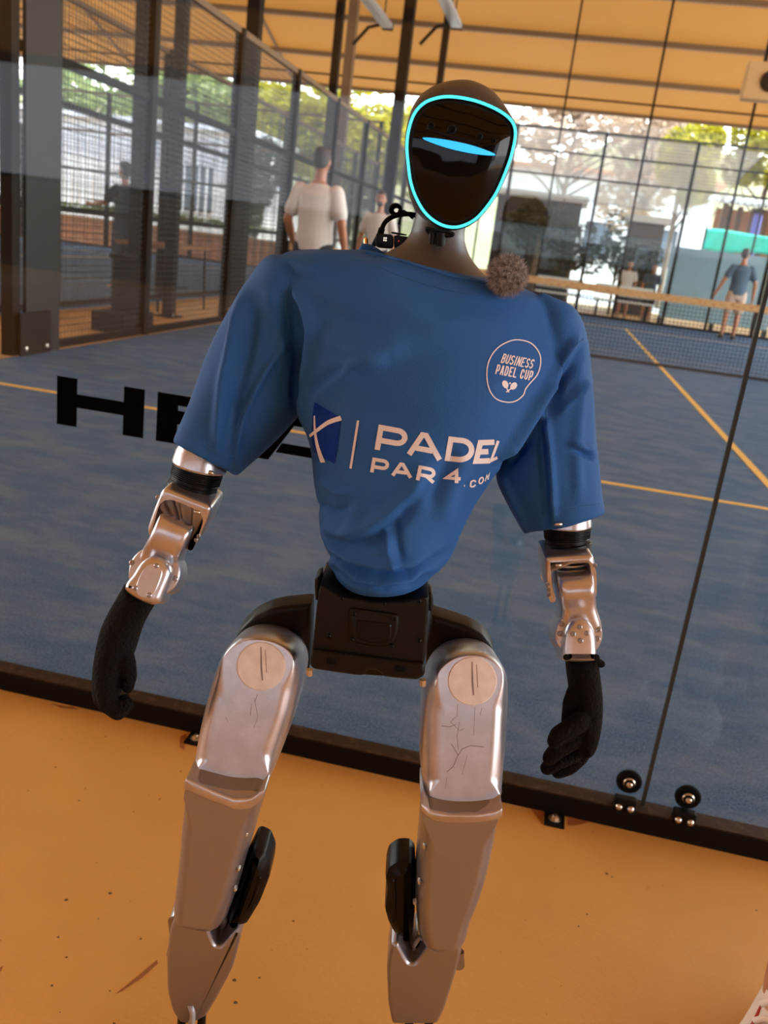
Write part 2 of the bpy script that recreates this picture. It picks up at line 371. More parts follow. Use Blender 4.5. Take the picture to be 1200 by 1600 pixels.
# unseen low wall added behind the photographer to darken what the glass mirrors
bw = obj('wall_back_added', box(-30, 12, -12.1, -11.95, -.06, 1.35), mat('brown_wall', (.16, .10, .06), .8), kind='structure', label='low brown wall added out of view behind the patio to darken reflections')
for xa, xb in ((-30, -17), (4.5, 12)): obj('light_block_wall', box(xa, xb, -12.1, -11.95, 1.35, 3.15), mat('dark_light_block', (.10, .065, .045), .8) if 'dark_light_block' not in MATS else MATS['dark_light_block'], bw)  # unseen blockers added to narrow the bright opening mirrored in the metal
obj('added_pale_wall', box(-40, 24, -18.2, -18, -.06, 6.5), mat('pale_grey_render', (.46, .46, .46), .9), bw)  # unseen pale wall added to soften the glare mirrored in the glass
obj('wall_cap', box(-30, 12, -12.13, -11.92, 1.35, 1.42), M_dark, bw)

# ------------------------------------------------------------ near glass wall
GY = 0.088
gw = obj('wall_glass', box(-5.0, 5.0, 0.060, 0.104, FLOOR_Z, 0.006), M_dark, kind='structure', label='near glass court wall standing on a dark steel base rail')
obj('rail_top', box(-5.0, 5.0, 0.0605, 0.1035, 0.006, 0.0095), M_railtop, gw)
panes = []
for x0 in (-5, -3, -1, 1, 3):
    p = obj('glass_pane', box(x0+.004, x0+1.996, GY-.006, GY+.006, 0.012, 3.0), M_glass, gw); panes.append(p)
    obj('pane_edge', box(x0-.0035, x0+.0035, GY-.0055, GY+.0055, 0.012, 3.0), M_glassedge, p)
M_rustf = mat('rust_stain', (0.30, 0.085, 0.015), 0.8, col2=(0.42, 0.17, 0.035), scale=30)
def px_x(u, v): return UY(u, v, 0.06)[0]
def bracket(u, v):
    x = UZ(u, v, FLOOR_Z)[0]
    b = obj('floor_bracket', bbox(x-.021, x+.021, 0.012, 0.062, FLOOR_Z, FLOOR_Z+.006, .002), M_dark, gw)
    c = (x, .034, FLOOR_Z+.006)
    mb = MB(); mb.add(lathe(c, (0,0,1), [(0, .0115), (.002, .0115), (.0021, .009), (.006, .009), (.0075, .006)], 6)); mb.add(lathe(c, (0,0,1), [(0, .013), (.0018, .013)], 18)); mb.add(lathe((x,.034,FLOOR_Z+.012), (0,0,1), [(0, .0045), (.004, .0045)], 10))
    obj('anchor_bolt', mb.d, M_steel, b, smooth=30)
bracket(866, 1278); bracket(304, 1160)
# rust stains bleeding from the rail
for (pts) in ([(828,1262),(850,1266),(848,1290),(838,1275)], [(886,1266),(930,1272),(960,1282),(925,1284),(897,1290),(887,1290)], [(1040,1300),(1130,1320),(1185,1334),(1120,1328)], [(80,1099),(122,1108),(112,1103),(95,1106)], [(282,1150),(292,1146),(288,1172),(280,1168)]):
    obj('rust_stain', floor_patch(pts), M_rustf, floor)
def clamp(u, v):
    p = UY(u, v, GY-.012); x, z = p[0], p[2]
    d = obj('glass_clamp', lathe((x, GY-.0065, z), (0,-1,0), [(0, .026), (.006, .026), (.009, .023), (.0092, .010), (.0165, .010)], 28), M_rubber, gw, smooth=30)
    mb = MB(); mb.add(lathe((x, GY-.016, z), (0,-1,0), [(0, .0125), (.002, .0125), (.004, .0105), (.0042, .007), (.009, .0065), (.011, .004)], 20))
    obj('clamp_bolt', mb.d, M_steel, d, smooth=30)
    f = obj('clamp_foot', bbox(x-.022, x+.022, .058, .080, -.004, .030, .003), M_dark, d)
    for s in (-1, 1):
        obj('foot_screw', lathe((x+s*.012, .0585, .012), (0,-1,.25), [(0, .0072), (.003, .0072), (.006, .005), (.007, .002)], 12), M_steel, d, smooth=40)
clamp(983, 1222); clamp(1075, 1246)

# lettering on the outside of the glass: H E A D
def film(name, poly, parent, holes=None):
    y1 = GY-.0062
    mb = MB()
    for P in poly:
        n = len(P); mb.add(([(x, y1-.0006, z) for x, z in P] + [(x, y1, z) for x, z in P], [tuple(range(n)), tuple(range(2*n-1, n-1, -1))] + [(i, i+n, (i+1) % n+n, (i+1) % n) for i in range(n)]))
    return obj(name, mb.d, M_black, parent)
def gx(u, v): p = UY(u, v, GY-.0065); return (p[0], p[2])
h0, h1 = gx(88, 662), gx(90, 587); LW = gx(123, 592)[0]-gx(90, 587)[0]; zb, zt = h0[1], h1[1]; x0 = gx(89, 625)[0]
zt += .0; xr = gx(225, 645)[0]; LW = .046; barb, bart = gx(120, 637)[1], gx(120, 616)[1]
film('letter', [[(x0,zb),(x0+LW,zb),(x0+LW,zt),(x0,zt)], [(xr-LW,zb),(xr,zb),(xr,zt),(xr-LW,zt)], [(x0+LW,barb),(xr-LW,barb),(xr-LW,bart),(x0+LW,bart)]], panes[1])
xe = gx(245, 650)[0]; we = .165
film('letter', [[(xe,zb),(xe+LW,zb),(xe+LW,zt),(xe,zt)], [(xe+LW,zb),(xe+we,zb),(xe+we,zb+.022),(xe+LW,zb+.022)], [(xe+LW,barb),(xe+we,barb),(xe+we,bart),(xe+LW,bart)], [(xe+LW,zt-.022),(xe+we,zt-.022),(xe+we,zt),(xe+LW,zt)]], panes[1])
xa = gx(396, 714)[0]; xa2 = gx(419, 718)[0]; wa = .205
film('letter', [[(xa,zb),(xa2,zb),(xa2+.064,zt),(xa+.062,zt)], [(xa+wa-(xa2-xa),zb),(xa+wa,zb),(xa+wa-.062,zt),(xa+wa-.064-(xa2-xa),zt)], [(xa+.062,zt-.025),(xa+wa-.062,zt-.025),(xa+wa-.062,zt),(xa+.062,zt)], [(xa2+.014,zb+.018),(xa+wa-(xa2-xa)-.014,zb+.018),(xa+wa-(xa2-xa)-.026,zb+.039),(xa2+.026,zb+.039)]], panes[1])
xd = xa+wa+.012
film('letter', [[(xd,zb),(xd+LW,zb),(xd+LW,zt),(xd,zt)], [(xd+LW,zb),(xd+.13,zb),(xd+.13,zb+.022),(xd+LW,zb+.022)], [(xd+LW,zt-.022),(xd+.13,zt-.022),(xd+.13,zt),(xd+LW,zt)], [(xd+.13,zb),(xd+.17,zb+.03),(xd+.17,zt-.03),(xd+.13,zt)]], panes[1])

# ------------------------------------------------------------ mesh fences
def wire_panel(p0, p1, z0, z1, cell, r):
    p0 = np.array([*p0, 0.0]); p1 = np.array([*p1, 0.0]); L = np.linalg.norm(p1-p0); t = (p1-p0)/L; nrm = np.array([-t[1], t[0], 0])*r; mb = MB()
    n = int(round(L/cell)); k = int(round((z1-z0)/cell))
    for i in range(1, n):
        c = p0 + t*L*i/n; a = t*r
        q = [c-a, c+nrm, c+a, c-nrm]; mb.add(([(x, y, z) for z in (z0, z1) for x, y, _ in q], [(j, (j+1) % 4, 4+(j+1) % 4, 4+j) for j in range(4)]))
    for j in range(k+1):
        z = z0 + (z1-z0)*j/k; zz = np.array([0, 0, r])
        q = [-zz, nrm, zz, -nrm]; mb.add(([tuple(b+np.array([0,0,z])+o) for b in (p0, p1) for o in q], [(m, (m+1) % 4, 4+(m+1) % 4, 4+m) for m in range(4)]))
    return mb.d
def seg_box(p0, p1, w, z0, z1):
    p0 = np.array(p0, float); p1 = np.array(p1, float); t = (p1-p0)/np.linalg.norm(p1-p0); n = np.array([-t[1], t[0]])*w/2
    q = [p0-n, p1-n, p1+n, p0+n]; v = [(*a, z) for z in (z0, z1) for a in q]
    return v, [(3,2,1,0), (4,5,6,7), (0,1,5,4), (1,2,6,5), (2,3,7,6), (3,0,4,7)]
def fence(label, pts, h, rails, pw=.09, cell=.05, r=.0028, z0=0.0, topcol=None):
    t = thing('mesh_fence', (*pts[0], z0), label, 'fence')
    for i, p in enumerate(pts):
        q = pts[i+1] if i+1 < len(pts) else pts[i-1]; dx = np.array([q[0]-p[0], q[1]-p[1]]); dx = dx/np.linalg.norm(dx)*pw/2
        obj('post', seg_box((p[0]-dx[0], p[1]-dx[1]), (p[0]+dx[0], p[1]+dx[1]), pw, z0, h), M_dark, t)
        if i+1 < len(pts):
            g = pts[i+1]; obj('wire_mesh', wire_panel((p[0]+dx[0], p[1]+dx[1]), (g[0]-dx[0], g[1]-dx[1]), z0+.06, h-.03, cell, r), M_mesh, t, kind='stuff')
    for z in rails:
        obj('rail', seg_box((pts[0][0], pts[0][1]), (pts[-1][0], pts[-1][1]), .05, z-.03, z+.03), (M_brownsteel if z > 2.2 else M_dark), t)  # upper rails brown: orange canopy light put into their colour
    return t
fence('tall black welded mesh fence along the left side of the near court', [(-5.06, y) for y in (4, 6, 8, 10, 12, 14, 16, 18, 20)], 3.0, (0.03, 2.0, 2.97))
fence('black mesh fence on the near side of the neighbouring court, behind the first fence', [(-6.55, y) for y in (2, 4.5, 7, 9.5, 12, 14.5, 17, 19.5, 22)], 3.0, (0.03, 1.0, 2.0, 2.97), cell=.06)
fence('distant mesh fence at the far end of the neighbouring court', [(x, 22.05) for x in (-16.6, -14.1, -11.6, -9.1, -6.6)], 4.0, (0.03, 2.0, 3.0, 3.97), cell=.10, r=.004)
fence('outer mesh fence along the far left side of the neighbouring court', [(-16.65, y) for y in (7, 9.5, 12, 14.5, 17, 19.5, 22)], 3.0, (0.03, 1.0, 2.0, 2.97), cell=.10, r=.004)

# corner panel with a flat foot and glass beside it
cp = thing('corner_post', (-5.0, 4.3, 0), 'wide dark grey corner post with a stepped foot plate at the left fence', 'post')
M_cp = mat('charcoal_paint', (0.012, 0.0125, 0.013), 0.5, spec=.2)
obj('plate', bbox(-5.012, -4.985, 4.07, 4.50, 0.0, 3.4, .004), M_cp, cp); obj('foot_plate', bbox(-4.985, -4.97, 3.98, 4.36, 0.0, .30, .004), M_dark, cp)
for y in (4.04, 4.30): obj('bolt', lathe((-4.97, y, .05), (1, 0, 0), [(0, .018), (.012, .016), (.014, .008)], 10), M_steel, cp)

# ------------------------------------------------------------ far end of the court
wg = obj('wall_far', box(-5, 5, 20.0, 20.06, 0, 0.06), M_dark, kind='structure', label='far end wall of the court, glass below and mesh above')
for x in (-5, -3, -1, 1, 3):
    obj('glass_pane', box(x+.004, x+1.996, 20.02, 20.032, .06, 2.98), M_glass, wg)
for x in (-5, -3, -1, 1, 3, 5): obj('post', box(x-.035, x+.035, 20.04, 20.11, 0, 4.0), M_dark, wg)
mb = MB()
for x in (-5, -3, -1, 1, 3): mb.add(wire_panel((x, 20.05), (x+2, 20.05), 3.0, 4.0, .07, .003))
obj('wire_mesh', mb.d, M_mesh, wg, kind='stuff')
for z in (3.0, 3.5, 3.98): obj('rail', box(-5, 5, 20.05, 20.09, z-.02, z+.02), M_dark, wg)

# ------------------------------------------------------------ net
net = thing('padel_net', (0, 10, 0), 'black court net with a cream lettered tape across the middle of the court', 'net')
def net_h(x): return 0.88 + .04*(abs(x)/5)
mb = MB(); n = 210
for i in range(n+1):
    x = -5 + 10*i/n; mb.add(([(x-.003, 10, .02), (x+.003, 10, .02), (x+.003, 10, net_h(x)-.03), (x-.003, 10, net_h(x)-.03), (x, 10.003, .02), (x, 10.003, net_h(x)-.03)], [(0,1,2,3), (1,4,5,2), (4,0,3,5)]))
for j in range(18):
    z = .03 + .82*j/17; mb.add(([(-5, 10, z-.003), (5, 10, z-.003), (5, 10, z+.003), (-5, 10, z+.003), (-5, 10.003, z), (5, 10.003, z)], [(0,1,2,3), (1,0,4,5), (3,2,5,4)]))
obj('net_mesh', mb.d, M_net, net, kind='stuff')
xs = np.linspace(-5, 5, 41)
obj('net_tape', loft([[(x, 9.992, net_h(x)-.085), (x, 10.010, net_h(x)-.085), (x, 10.010, net_h(x)), (x, 9.992, net_h(x))] for x in xs]), M_tape, net)
obj('bottom_band', box(-5, 5, 9.996, 10.006, .0, .035), M_net, net)
for x in (-5.0, 5.0): obj('net_post', cyl((x, 10, 0), (x, 10, .95), .03, n=14), M_dark, net)

# ------------------------------------------------------------ masts, canopy columns and floodlights
def mast(label, x, y, w, z1, m, group=None, name='light_mast', z0=FLOOR_Z, cat='post'):
    t = thing(name, (x, y, z0), label, cat, group)
    obj('shaft', bbox(x-w/2, x+w/2, y-w/2, y+w/2, z0, z1, .006), m, t); obj('base_plate', bbox(x-w, x+w, y-w, y+w, z0, z0+.02, .004), m, t)
    for sx in (-1, 1):
        for sy in (-1, 1): obj('bolt', cyl((x+sx*w*.8, y+sy*w*.8, z0+.02), (x+sx*w*.8, y+sy*w*.8, z0+.045), .012, n=6), M_steel, t)
    return t
mast('slim black mast rising behind the man with the white back', -5.28, 12.5, .12, roofz(12.5)-.1, M_dark)
p = UX(625, 150, -4.78); mast('thick black mast just left of the robot head', -4.78, p[1], .19, roofz(p[1])-.1, M_dark)
mast('thin black pole on the far terrace in the middle of the right half', -0.10, 20.6, .055, roofz(20.6)-.1, M_dark, name='canopy_pole')
mast('thin black pole on the far terrace beside the robot head', -2.05, 20.6, .045, roofz(20.6)-.1, M_dark, name='canopy_pole')
mast('thin dark pole on the far terrace under the wall box', 2.05, 20.6, .06, roofz(20.6)-.1, M_dark, name='canopy_pole')
p = UY(549, 60, 23.0); mast('light brown canopy column behind the slim black mast', p[0], 23.0, .24, roofz(23)-.1, M_brownsteel, name='canopy_column')
for (u, v, X, w, lab) in ((215, 260, -5.9, .11, 'dark canopy column between the two fences, nearest the corner post'), (275, 250, -5.72, .12, 'dark canopy column between the two fences, second from the corner post'), (380, 300, -5.75, .17, 'broad dark canopy column between the two fences beside the man in white')):
    p = UX(u, v, X); mast(lab, X, p[1], w, roofz(p[1])-.05, M_dark, name='canopy_column')
def pole_thin(label, u0, v0, u1, v1, y, w):
    pass
def floodlight(label, x, y0, y1, z):
    t = thing('floodlight', (x, (y0+y1)/2, z), label, 'lamp')
    obj('housing', bbox(x-.09, x+.09, y0, y1, z, z+.08, .01), M_grey, t)
    obj('lens', box(x-.07, x+.07, y0+.05, y1-.05, z-.008, z+.001), M_lamp, t)
    obj('end_cap', bbox(x-.095, x+.095, y1-.01, y1+.06, z-.02, z+.10, .01), M_dark, t)
    for y in (y0+.3, y1-.3): obj('hanger', cyl((x, y, z+.08), (x, y, roofz(y)-.02), .012, n=8), M_dark, t)
    obj('arm', tube([(x, y1-.1, z+.06), (x+(-.35), y1+.1, z+.02), (x-.6, y1+.15, z-.25)], .03, 8), M_dark, t)
floodlight('long grey floodlight bar above the left fence', -5.0, 12.2, 14.5, 4.5)
floodlight('long grey floodlight bar above the robot head', -3.8, 11.6, 14.3, 4.55)
fl2 = [o for o in COL.objects if o.name.startswith('floodlight') and o.get('label', '').endswith('robot head')][0]
p = UY(692, 90, 14.6); obj('drop_pole', bbox(p[0]-.055, p[0]+.055, 14.54, 14.66, 2.9, roofz(14.6)-.05, .006), M_dark, fl2)
# speaker box at the top right, standing in for a plate mirrored in the glass
p = UY(1186, 128, 14.0)
wb = thing('reflected_box', (p[0], 14.0, p[2]-.25), 'square cream speaker box with dark round disc, a mirrored plate built solid at upper right', 'reflection')
obj('box', bbox(p[0]-.22, p[0]+.30, 13.9, 14.15, p[2]-.27, p[2]+.27, .02), mat('cream_reflected_box', (.62, .40, .19), .5), wb)
obj('cone', lathe((p[0]+.15, 13.9, p[2]), (0,-1,0), [(0, .15), (.02, .15), (.021, .12), (.004, .05), (.012, .035), (.015, .01)], 24), M_dark, wb, smooth=35)
obj('bracket', cyl((p[0]+.04, 14.02, p[2]+.27), (p[0]+.04, 14.02, roofz(14)-.02), .02, n=8), M_dark, wb)

# ------------------------------------------------------------ terrace and buildings beyond
def plant_mesh(c, r, n, size, rng, squash=1.0, clumps=9):
    """leaf cards set at random angles in clumps"""
    mb = MB(); cl = [(np.array(c) + np.array([rng.gauss(0, .5)*r[0], rng.gauss(0, .5)*r[1], rng.gauss(0, .42)*r[2]]), rng.uniform(.35, .6)) for _ in range(clumps)]
    for i in range(n):
        cc, cr = cl[i % clumps]; d = np.array([rng.gauss(0, 1) for _ in range(3)]); d /= np.linalg.norm(d)
        p = cc + d*np.array(r)*cr*rng.uniform(.5, 1.0)**.5
        x, y, _ = frame_of(np.array([rng.gauss(0, 1), rng.gauss(0, 1), rng.gauss(0, 1)+.4])); s = size*rng.uniform(.6, 1.3)
        mb.add(([p-x*s, p-y*s*.45, p+x*s, p+y*s*.45], [(0,1,2,3)]))
    return mb.d
def tree(label, x, y, h, r, n, size, leaf, group=None, th=.12, z0=-.06, seed=1, name='tree', bare=0):
    rng = random.Random(seed); t = thing(name, (x, y, z0), label, 'tree', group)
    top = h-r[2]*.6; mb = MB()
    mb.add(tube([(x, y, z0), (x+rng.uniform(-.1, .1), y, z0+top*.5), (x+rng.uniform(-.2, .2), y, z0+top)], [th, th*.75, th*.45], 10))
    for k in range(6+bare):
        a = rng.uniform(0, 6.28); e = rng.uniform(.5, 1.0); st = z0+top*rng.uniform(.45, .95)
        mb.add(tube([(x, y, st), (x+r[0]*.4*e*math.cos(a), y+r[1]*.4*e*math.sin(a), st+r[2]*.35), (x+r[0]*.85*e*math.cos(a), y+r[1]*.85*e*math.sin(a), st+r[2]*rng.uniform(.5, 1.1))], [th*.45, th*.3, th*.1], 6))
    obj('trunk', mb.d, M_bark, t, smooth=60)
    obj('foliage', plant_mesh((x, y, z0+h-r[2]), r, n, size, rng), leaf, t, kind='stuff')
    return t
tree('yellow green tree in the sun left of the robot head, behind the masts', -9.9, 36.6, 7.9, (2.68, 1.95, 2.68), 4420, 0.198, M_leafy, seed=3)
tree('yellow tree glowing behind the thick black mast', -6.29, 35.73, 7.82, (1.83, 1.83, 3.17), 4080, 0.198, M_leafy, seed=4)
tree('dry pinkish tree with bare twigs right of the robot head', -2.02, 35.73, 8.79, (3.17, 1.95, 2.44), 2550, 0.198, M_leafp, seed=5, bare=16)
tree('dry pale tree behind the middle pole of the far terrace', 1.15, 38.17, 9.04, (2.93, 1.95, 2.68), 2550, 0.198, M_leafp, seed=6, bare=16)
tree('bright yellow weeping tree right of the middle pole', 2.19, 33.90, 6.96, (1.16, 1.22, 1.65), 3740, 0.152, M_leafy, seed=7)
tree('bright yellow weeping tree under the wall box at the right', 5.3, 35.4, 7.5, (1.65, 1.22, 1.52), 4080, 0.152, M_leafy, seed=8)
tree('green tree at the right edge beyond the brown kiosk', 7.4, 34.6, 6.0, (1.5, 1.2, 1.5), 2600, .10, M_leafg, seed=9)
tree('dark tree with a forked trunk seen through the far glass beside the robot head', -2.2, 22.5, 2.75, (1.15, .6, .62), 3600, .06, M_leafd, seed=10, th=.10)
tree('bushy dark tree behind the far glass, right of the forked one', -1.25, 22.8, 2.3, (.6, .5, .75), 2200, .06, M_leafd, seed=18, th=.05)
tree('small dark tree behind the far glass left of the pale blue panel', -.1, 23.0, 2.1, (.55, .5, .6), 1500, .05, M_leafd, seed=11, th=.05)
tree('small dark tree behind the far glass touching the pale blue panel', .75, 22.6, 1.75, (.35, .4, .55), 1200, .05, M_leafd, seed=12, th=.04)
tree('thin dark garden tree behind the man with the white back', -8.0, 25.6, 3.3, (.75, .6, 1.15), 1800, .07, M_leafd, seed=13, th=.06)
tree('dark conical tree behind the left fences', -12.3, 29.4, 4.20, (0.67, 0.61, 1.83), 2720, 0.107, M_leafd, seed=14, th=.06)
tree('pale green sunlit tree behind the left white building', -21.05, 41.83, 8.55, (5.49, 2.44, 2.68), 4420, 0.305, M_leafg, seed=15)
tree('pale yellow green sunlit tree above the far left fence', -14.34, 40.61, 8.31, (3.90, 2.44, 2.68), 4420, 0.274, M_leafy, seed=16)

# dry hillside behind everything
xs = np.linspace(-95, 75, 86); ysh = np.linspace(58, 100, 16); rh = random.Random(31)
hv = [(x, y, -.06 + min(1, (y-58)/26)*(11+2.2*math.sin(x*.11)+1.3*math.sin(x*.31+1)) + rh.uniform(-.5, .5)*min(1, (y-58)/8)) for y in ysh for x in xs]
obj('hill', (hv, [(a*86+b, a*86+b+1, (a+1)*86+b+1, (a+1)*86+b) for a in range(15) for b in range(85)]), mat('dry_scrub', (.20, .15, .09), .95, col2=(.16, .17, .06), scale=.35, detail=8), smooth=180, kind='structure', label='dry scrub hillside far behind the courts')
# low walls, planters
pl = thing('planter', (-13, 24.6, -.06), 'long low terracotta planter beyond the neighbouring court', 'wall')
for k in range(14): obj('block', bbox(-21+k*1.0, -20.012+k*1.0, 24.4, 24.9, -.06, .60, .01), M_brick, pl)
obj('coping', bbox(-21.05, -6.95, 24.35, 24.95, .60, .72, .01), mat('wall_coping', (.45, .24, .12), .8), pl)
hb = thing('hedge', (-13, 24.65, .72), 'low sunlit hedge growing in the terracotta planter', 'hedge')
obj('leaves', plant_mesh((-14, 24.65, 1.0), (4.0, .16, .13), 2600, .06, random.Random(21), clumps=26), M_leafg, hb, kind='stuff')

def building(label, x0, x1, y0, y1, h, m, wins, roofm=None, over=.25):
    t = thing('building', ((x0+x1)/2, y0, -.06), label, 'building')
    obj('wall', box(x0, x1, y0, y1, -.06, h), m, t)
    obj('roof', box(x0-over, x1+over, y0-over, y1+over, h, h+.18), roofm or m, t)
    for (a, b, c, d) in wins:
        w = obj('window', MB().add(box(a-.05, a, y0-.05, y0, c-.05, d+.05)).add(box(b, b+.05, y0-.05, y0, c-.05, d+.05)).add(box(a, b, y0-.05, y0, c-.05, c)).add(box(a, b, y0-.05, y0, d, d+.05)).d, M_dark, t)
        obj('pane', box(a, b, y0-.02, y0+.001, c, d), M_winglass, w)
    return t
bl = building('long white building with ribbed cladding behind the left fences', -27.8, -13.5, 31.5, 36.5, 4.24, M_white, [(-26.68, -25.0, 1.4, 2.91), (-23.33, -21.65, 1.4, 2.91), (-16.5, -14.93, 1.4, 2.91)], M_white2)
bwall = [c for c in bl.children if c.name.startswith('wall')][0]; bx0, bx1 = min(v.co.x for v in bwall.data.vertices), max(v.co.x for v in bwall.data.vertices); bh = max(v.co.z for v in bwall.data.vertices)
for k in range(48):
    q = bx0+(bx1-bx0)*(k+.5)/48; obj('cladding_rib', box(q-.04, q+.04, 31.43, 31.5, -.06, bh), M_white2, bl)
building('grey shed with a bright white front beyond the end of the neighbouring court', -13.15, -9.94, 31.5, 33.3, 2.47, mat('bright_white_wall', (.85, .85, .82), .8), [], M_white2, .12)
building('white house with orange brown upper wall far behind the net', -5.2, 4.8, 44, 49, 5.4, M_white, [(-3.6, -2.4, 1.6, 3.2), (-.8, .4, 1.6, 3.2), (2.2, 3.4, 1.6, 3.2)], mat('orange_roof', (.45, .20, .09), .8), .4)
building('dark grey cabin behind the far glass under the canopy', -3.6, -1.25, 24.6, 26.6, 2.75, mat('dark_grey_sheet', (.035, .04, .045), .6), [(-3.3, -2.6, .9, 2.0), (-2.2, -1.6, .9, 2.0)], M_white2, .15)
# wooden kiosk at the right
kk = thing('kiosk', (5.6, 30.5, -.06), 'dark brown slatted kiosk with a pale corrugated roof at the right edge', 'kiosk')
M_ks = mat('brown_slat', (.10, .05, .03), .7); M_kb = mat('orange_brown_back', (.32, .13, .06), .7)
obj('back_wall', box(3.3, 7.8, 32.0, 32.1, -.06, 3.6), M_kb, kk)
for k in range(11): obj('slat', bbox(3.35+k*.42, 3.52+k*.42, 30.5, 30.6, 1.5, 3.6, .008), M_ks, kk)
for k in range(22): obj('roof_sheet', tube([(3.1+k*.22, 30.1, 3.74), (3.1+k*.22, 32.3, 3.88)], .115, 6), M_white2, kk)
for x in (3.35, 5.6, 7.8): obj('post', bbox(x-.08, x+.08, 30.35, 30.5, -.06, 3.65, .01), M_ks, kk)
obj('counter', bbox(3.3, 7.8, 30.2, 30.7, 1.30, 1.40, .01), M_ks, kk)
tq = thing('tarpaulin', (4.2, 29.5, -.06), 'turquoise tarpaulin hung above the pale blue panel behind the man in blue', 'tarpaulin')
K = cr_spline([(2.80, 2.76), (3.2, 2.78), (3.8, 2.76), (4.6, 2.72), (5.6, 2.74)], 24); rows = []
for k, f in enumerate(np.linspace(0, 1, 9)): rows.append([(x, 29.5+.06*math.sin(x*7+f*3), z-f*(.62+.08*math.sin(x*2.4))) for x, z in K])
v = [p for r in rows for p in r]; f = [(a*24+b, a*24+b+1, (a+1)*24+b+1, (a+1)*24+b) for a in range(8) for b in range(23)]
o = obj('sheet', (v, f), M_turq, tq, smooth=180); sm = o.modifiers.new('thickness', 'SOLIDIFY'); sm.thickness = .004
for x in (2.78, 5.65): obj('pole', cyl((x, 29.55, -.06), (x, 29.55, 2.9), .03, n=8), M_dark, tq)
pb = thing('partition_panel', (2.3, 21.4, -.06), 'pale blue upright panel behind the man in the blue t-shirt', 'panel')
obj('sheet', bbox(1.02, 3.6, 21.40, 21.44, .15, 1.83, .005), M_paleblue, pb)
for x in (1.05, 2.3, 3.55): obj('foot', bbox(x-.03, x+.03, 21.25, 21.6, -.06, .15, .01), M_dark, pb)
bp = thing('blue_column', (4.35, 30.0, -.06), 'violet blue column standing in front of the kiosk at the right', 'column')
obj('shaft', cyl((4.35, 30.0, -.06), (4.35, 30.0, 3.5), .14, n=16), mat('violet_blue', (.10, .10, .35), .6), bp); obj('collar', cyl((4.35, 30.0, 3.4), (4.35, 30.0, 3.55), .18, n=16), M_dark, bp)
building('low dark brown store behind the far glass beside the pale blue panel', .15, 1.05, 24.6, 26.2, 2.45, mat('dark_brown_sheet', (.05, .04, .035), .6), [(.4, .8, .9, 1.8)], M_white2, .12)
# white shade net hung above the terrace
mm = bpy.data.materials.new('white_shade_net'); mm.use_nodes = True; nn = mm.node_tree.nodes; ll = mm.node_tree.links; pbs = nn['Principled BSDF']; pbs.inputs['Base Color'].default_value = (.80, .84, .90, 1); pbs.inputs['Roughness'].default_value = .9
ttr = nn.new('ShaderNodeBsdfTranslucent'); ttr.inputs[0].default_value = (.85, .90, .97, 1); m1_ = nn.new('ShaderNodeMixShader'); m1_.inputs[0].default_value = .6; ll.new(pbs.outputs[0], m1_.inputs[1]); ll.new(ttr.outputs[0], m1_.inputs[2])
tra = nn.new('ShaderNodeBsdfTransparent'); m2_ = nn.new('ShaderNodeMixShader'); m2_.inputs[0].default_value = .52; ll.new(m1_.outputs[0], m2_.inputs[1]); ll.new(tra.outputs[0], m2_.inputs[2]); ll.new(m2_.outputs[0], nn['Material Output'].inputs[0])
sn = thing('shade_net', (-1, 21.55, -.06), 'white see-through shade net stretched above the far glass wall', 'net')
tops = [UY(u, v, 21.55) for u, v in ((770, 193), (900, 206), (1050, 223), (1195, 240))]; bots = [UY(u, v, 21.55) for u, v in ((770, 300), (900, 312), (1020, 328), (1112, 340))]
TT = cr_spline(np.array(tops), 30); BB = cr_spline(np.array(bots), 30); rows = []
for k in range(11):
    f = k/10; rows.append([(a[0]*(1-f)+b[0]*f + .10*math.sin(f*math.pi)*(-(i/29)**6), 21.55+.03*math.sin(i*.8)*math.sin(f*math.pi), a[2]*(1-f)+b[2]*f) for i, (a, b) in enumerate(zip(TT, BB))])
obj('fabric', ([p for r in rows for p in r], [(a*30+b, a*30+b+1, (a+1)*30+b+1, (a+1)*30+b) for a in range(10) for b in range(29)]), mm, sn, smooth=180)
obj('top_cord', tube([(p[0], p[1], p[2]+.01) for p in TT], .012, 6), M_grey, sn, smooth=180); obj('edge_cord', tube([r[-1] for r in rows], .012, 6), M_grey, sn, smooth=180); obj('bottom_cord', tube([(p[0], p[1], p[2]-.01) for p in BB], .012, 6), M_grey, sn, smooth=180)
for p in (TT[0], (2.9, 21.55, TT[-1][2])): obj('pole', cyl((p[0]-.02, 21.6, -.06), (p[0]-.02, 21.6, p[2]+.05), .025, n=8), M_dark, sn)
# terrace furniture behind the far glass
def bench(label, x0, x1, y, m):
    t = thing('terrace_bench', ((x0+x1)/2, y, -.06), label, 'bench')
    for k in range(3): obj('slat', bbox(x0, x1, y+k*.13, y+k*.13+.11, .38, .42, .006), m, t)
    for k in range(2): obj('back_slat', bbox(x0, x1, y+.42, y+.45, .52+k*.14, .63+k*.14, .006), m, t)
    for x in (x0+.1, x1-.1):
        for yy in (y+.05, y+.36): obj('leg', bbox(x-.025, x+.025, yy-.025, yy+.025, -.06, .38, .004), M_dark, t)
bench('white bench behind the far glass, left of the net centre', -2.1, -.9, 21.0, M_white)
bench('white bench behind the far glass, near the pale blue panel', -.6, .8, 21.0, M_white)
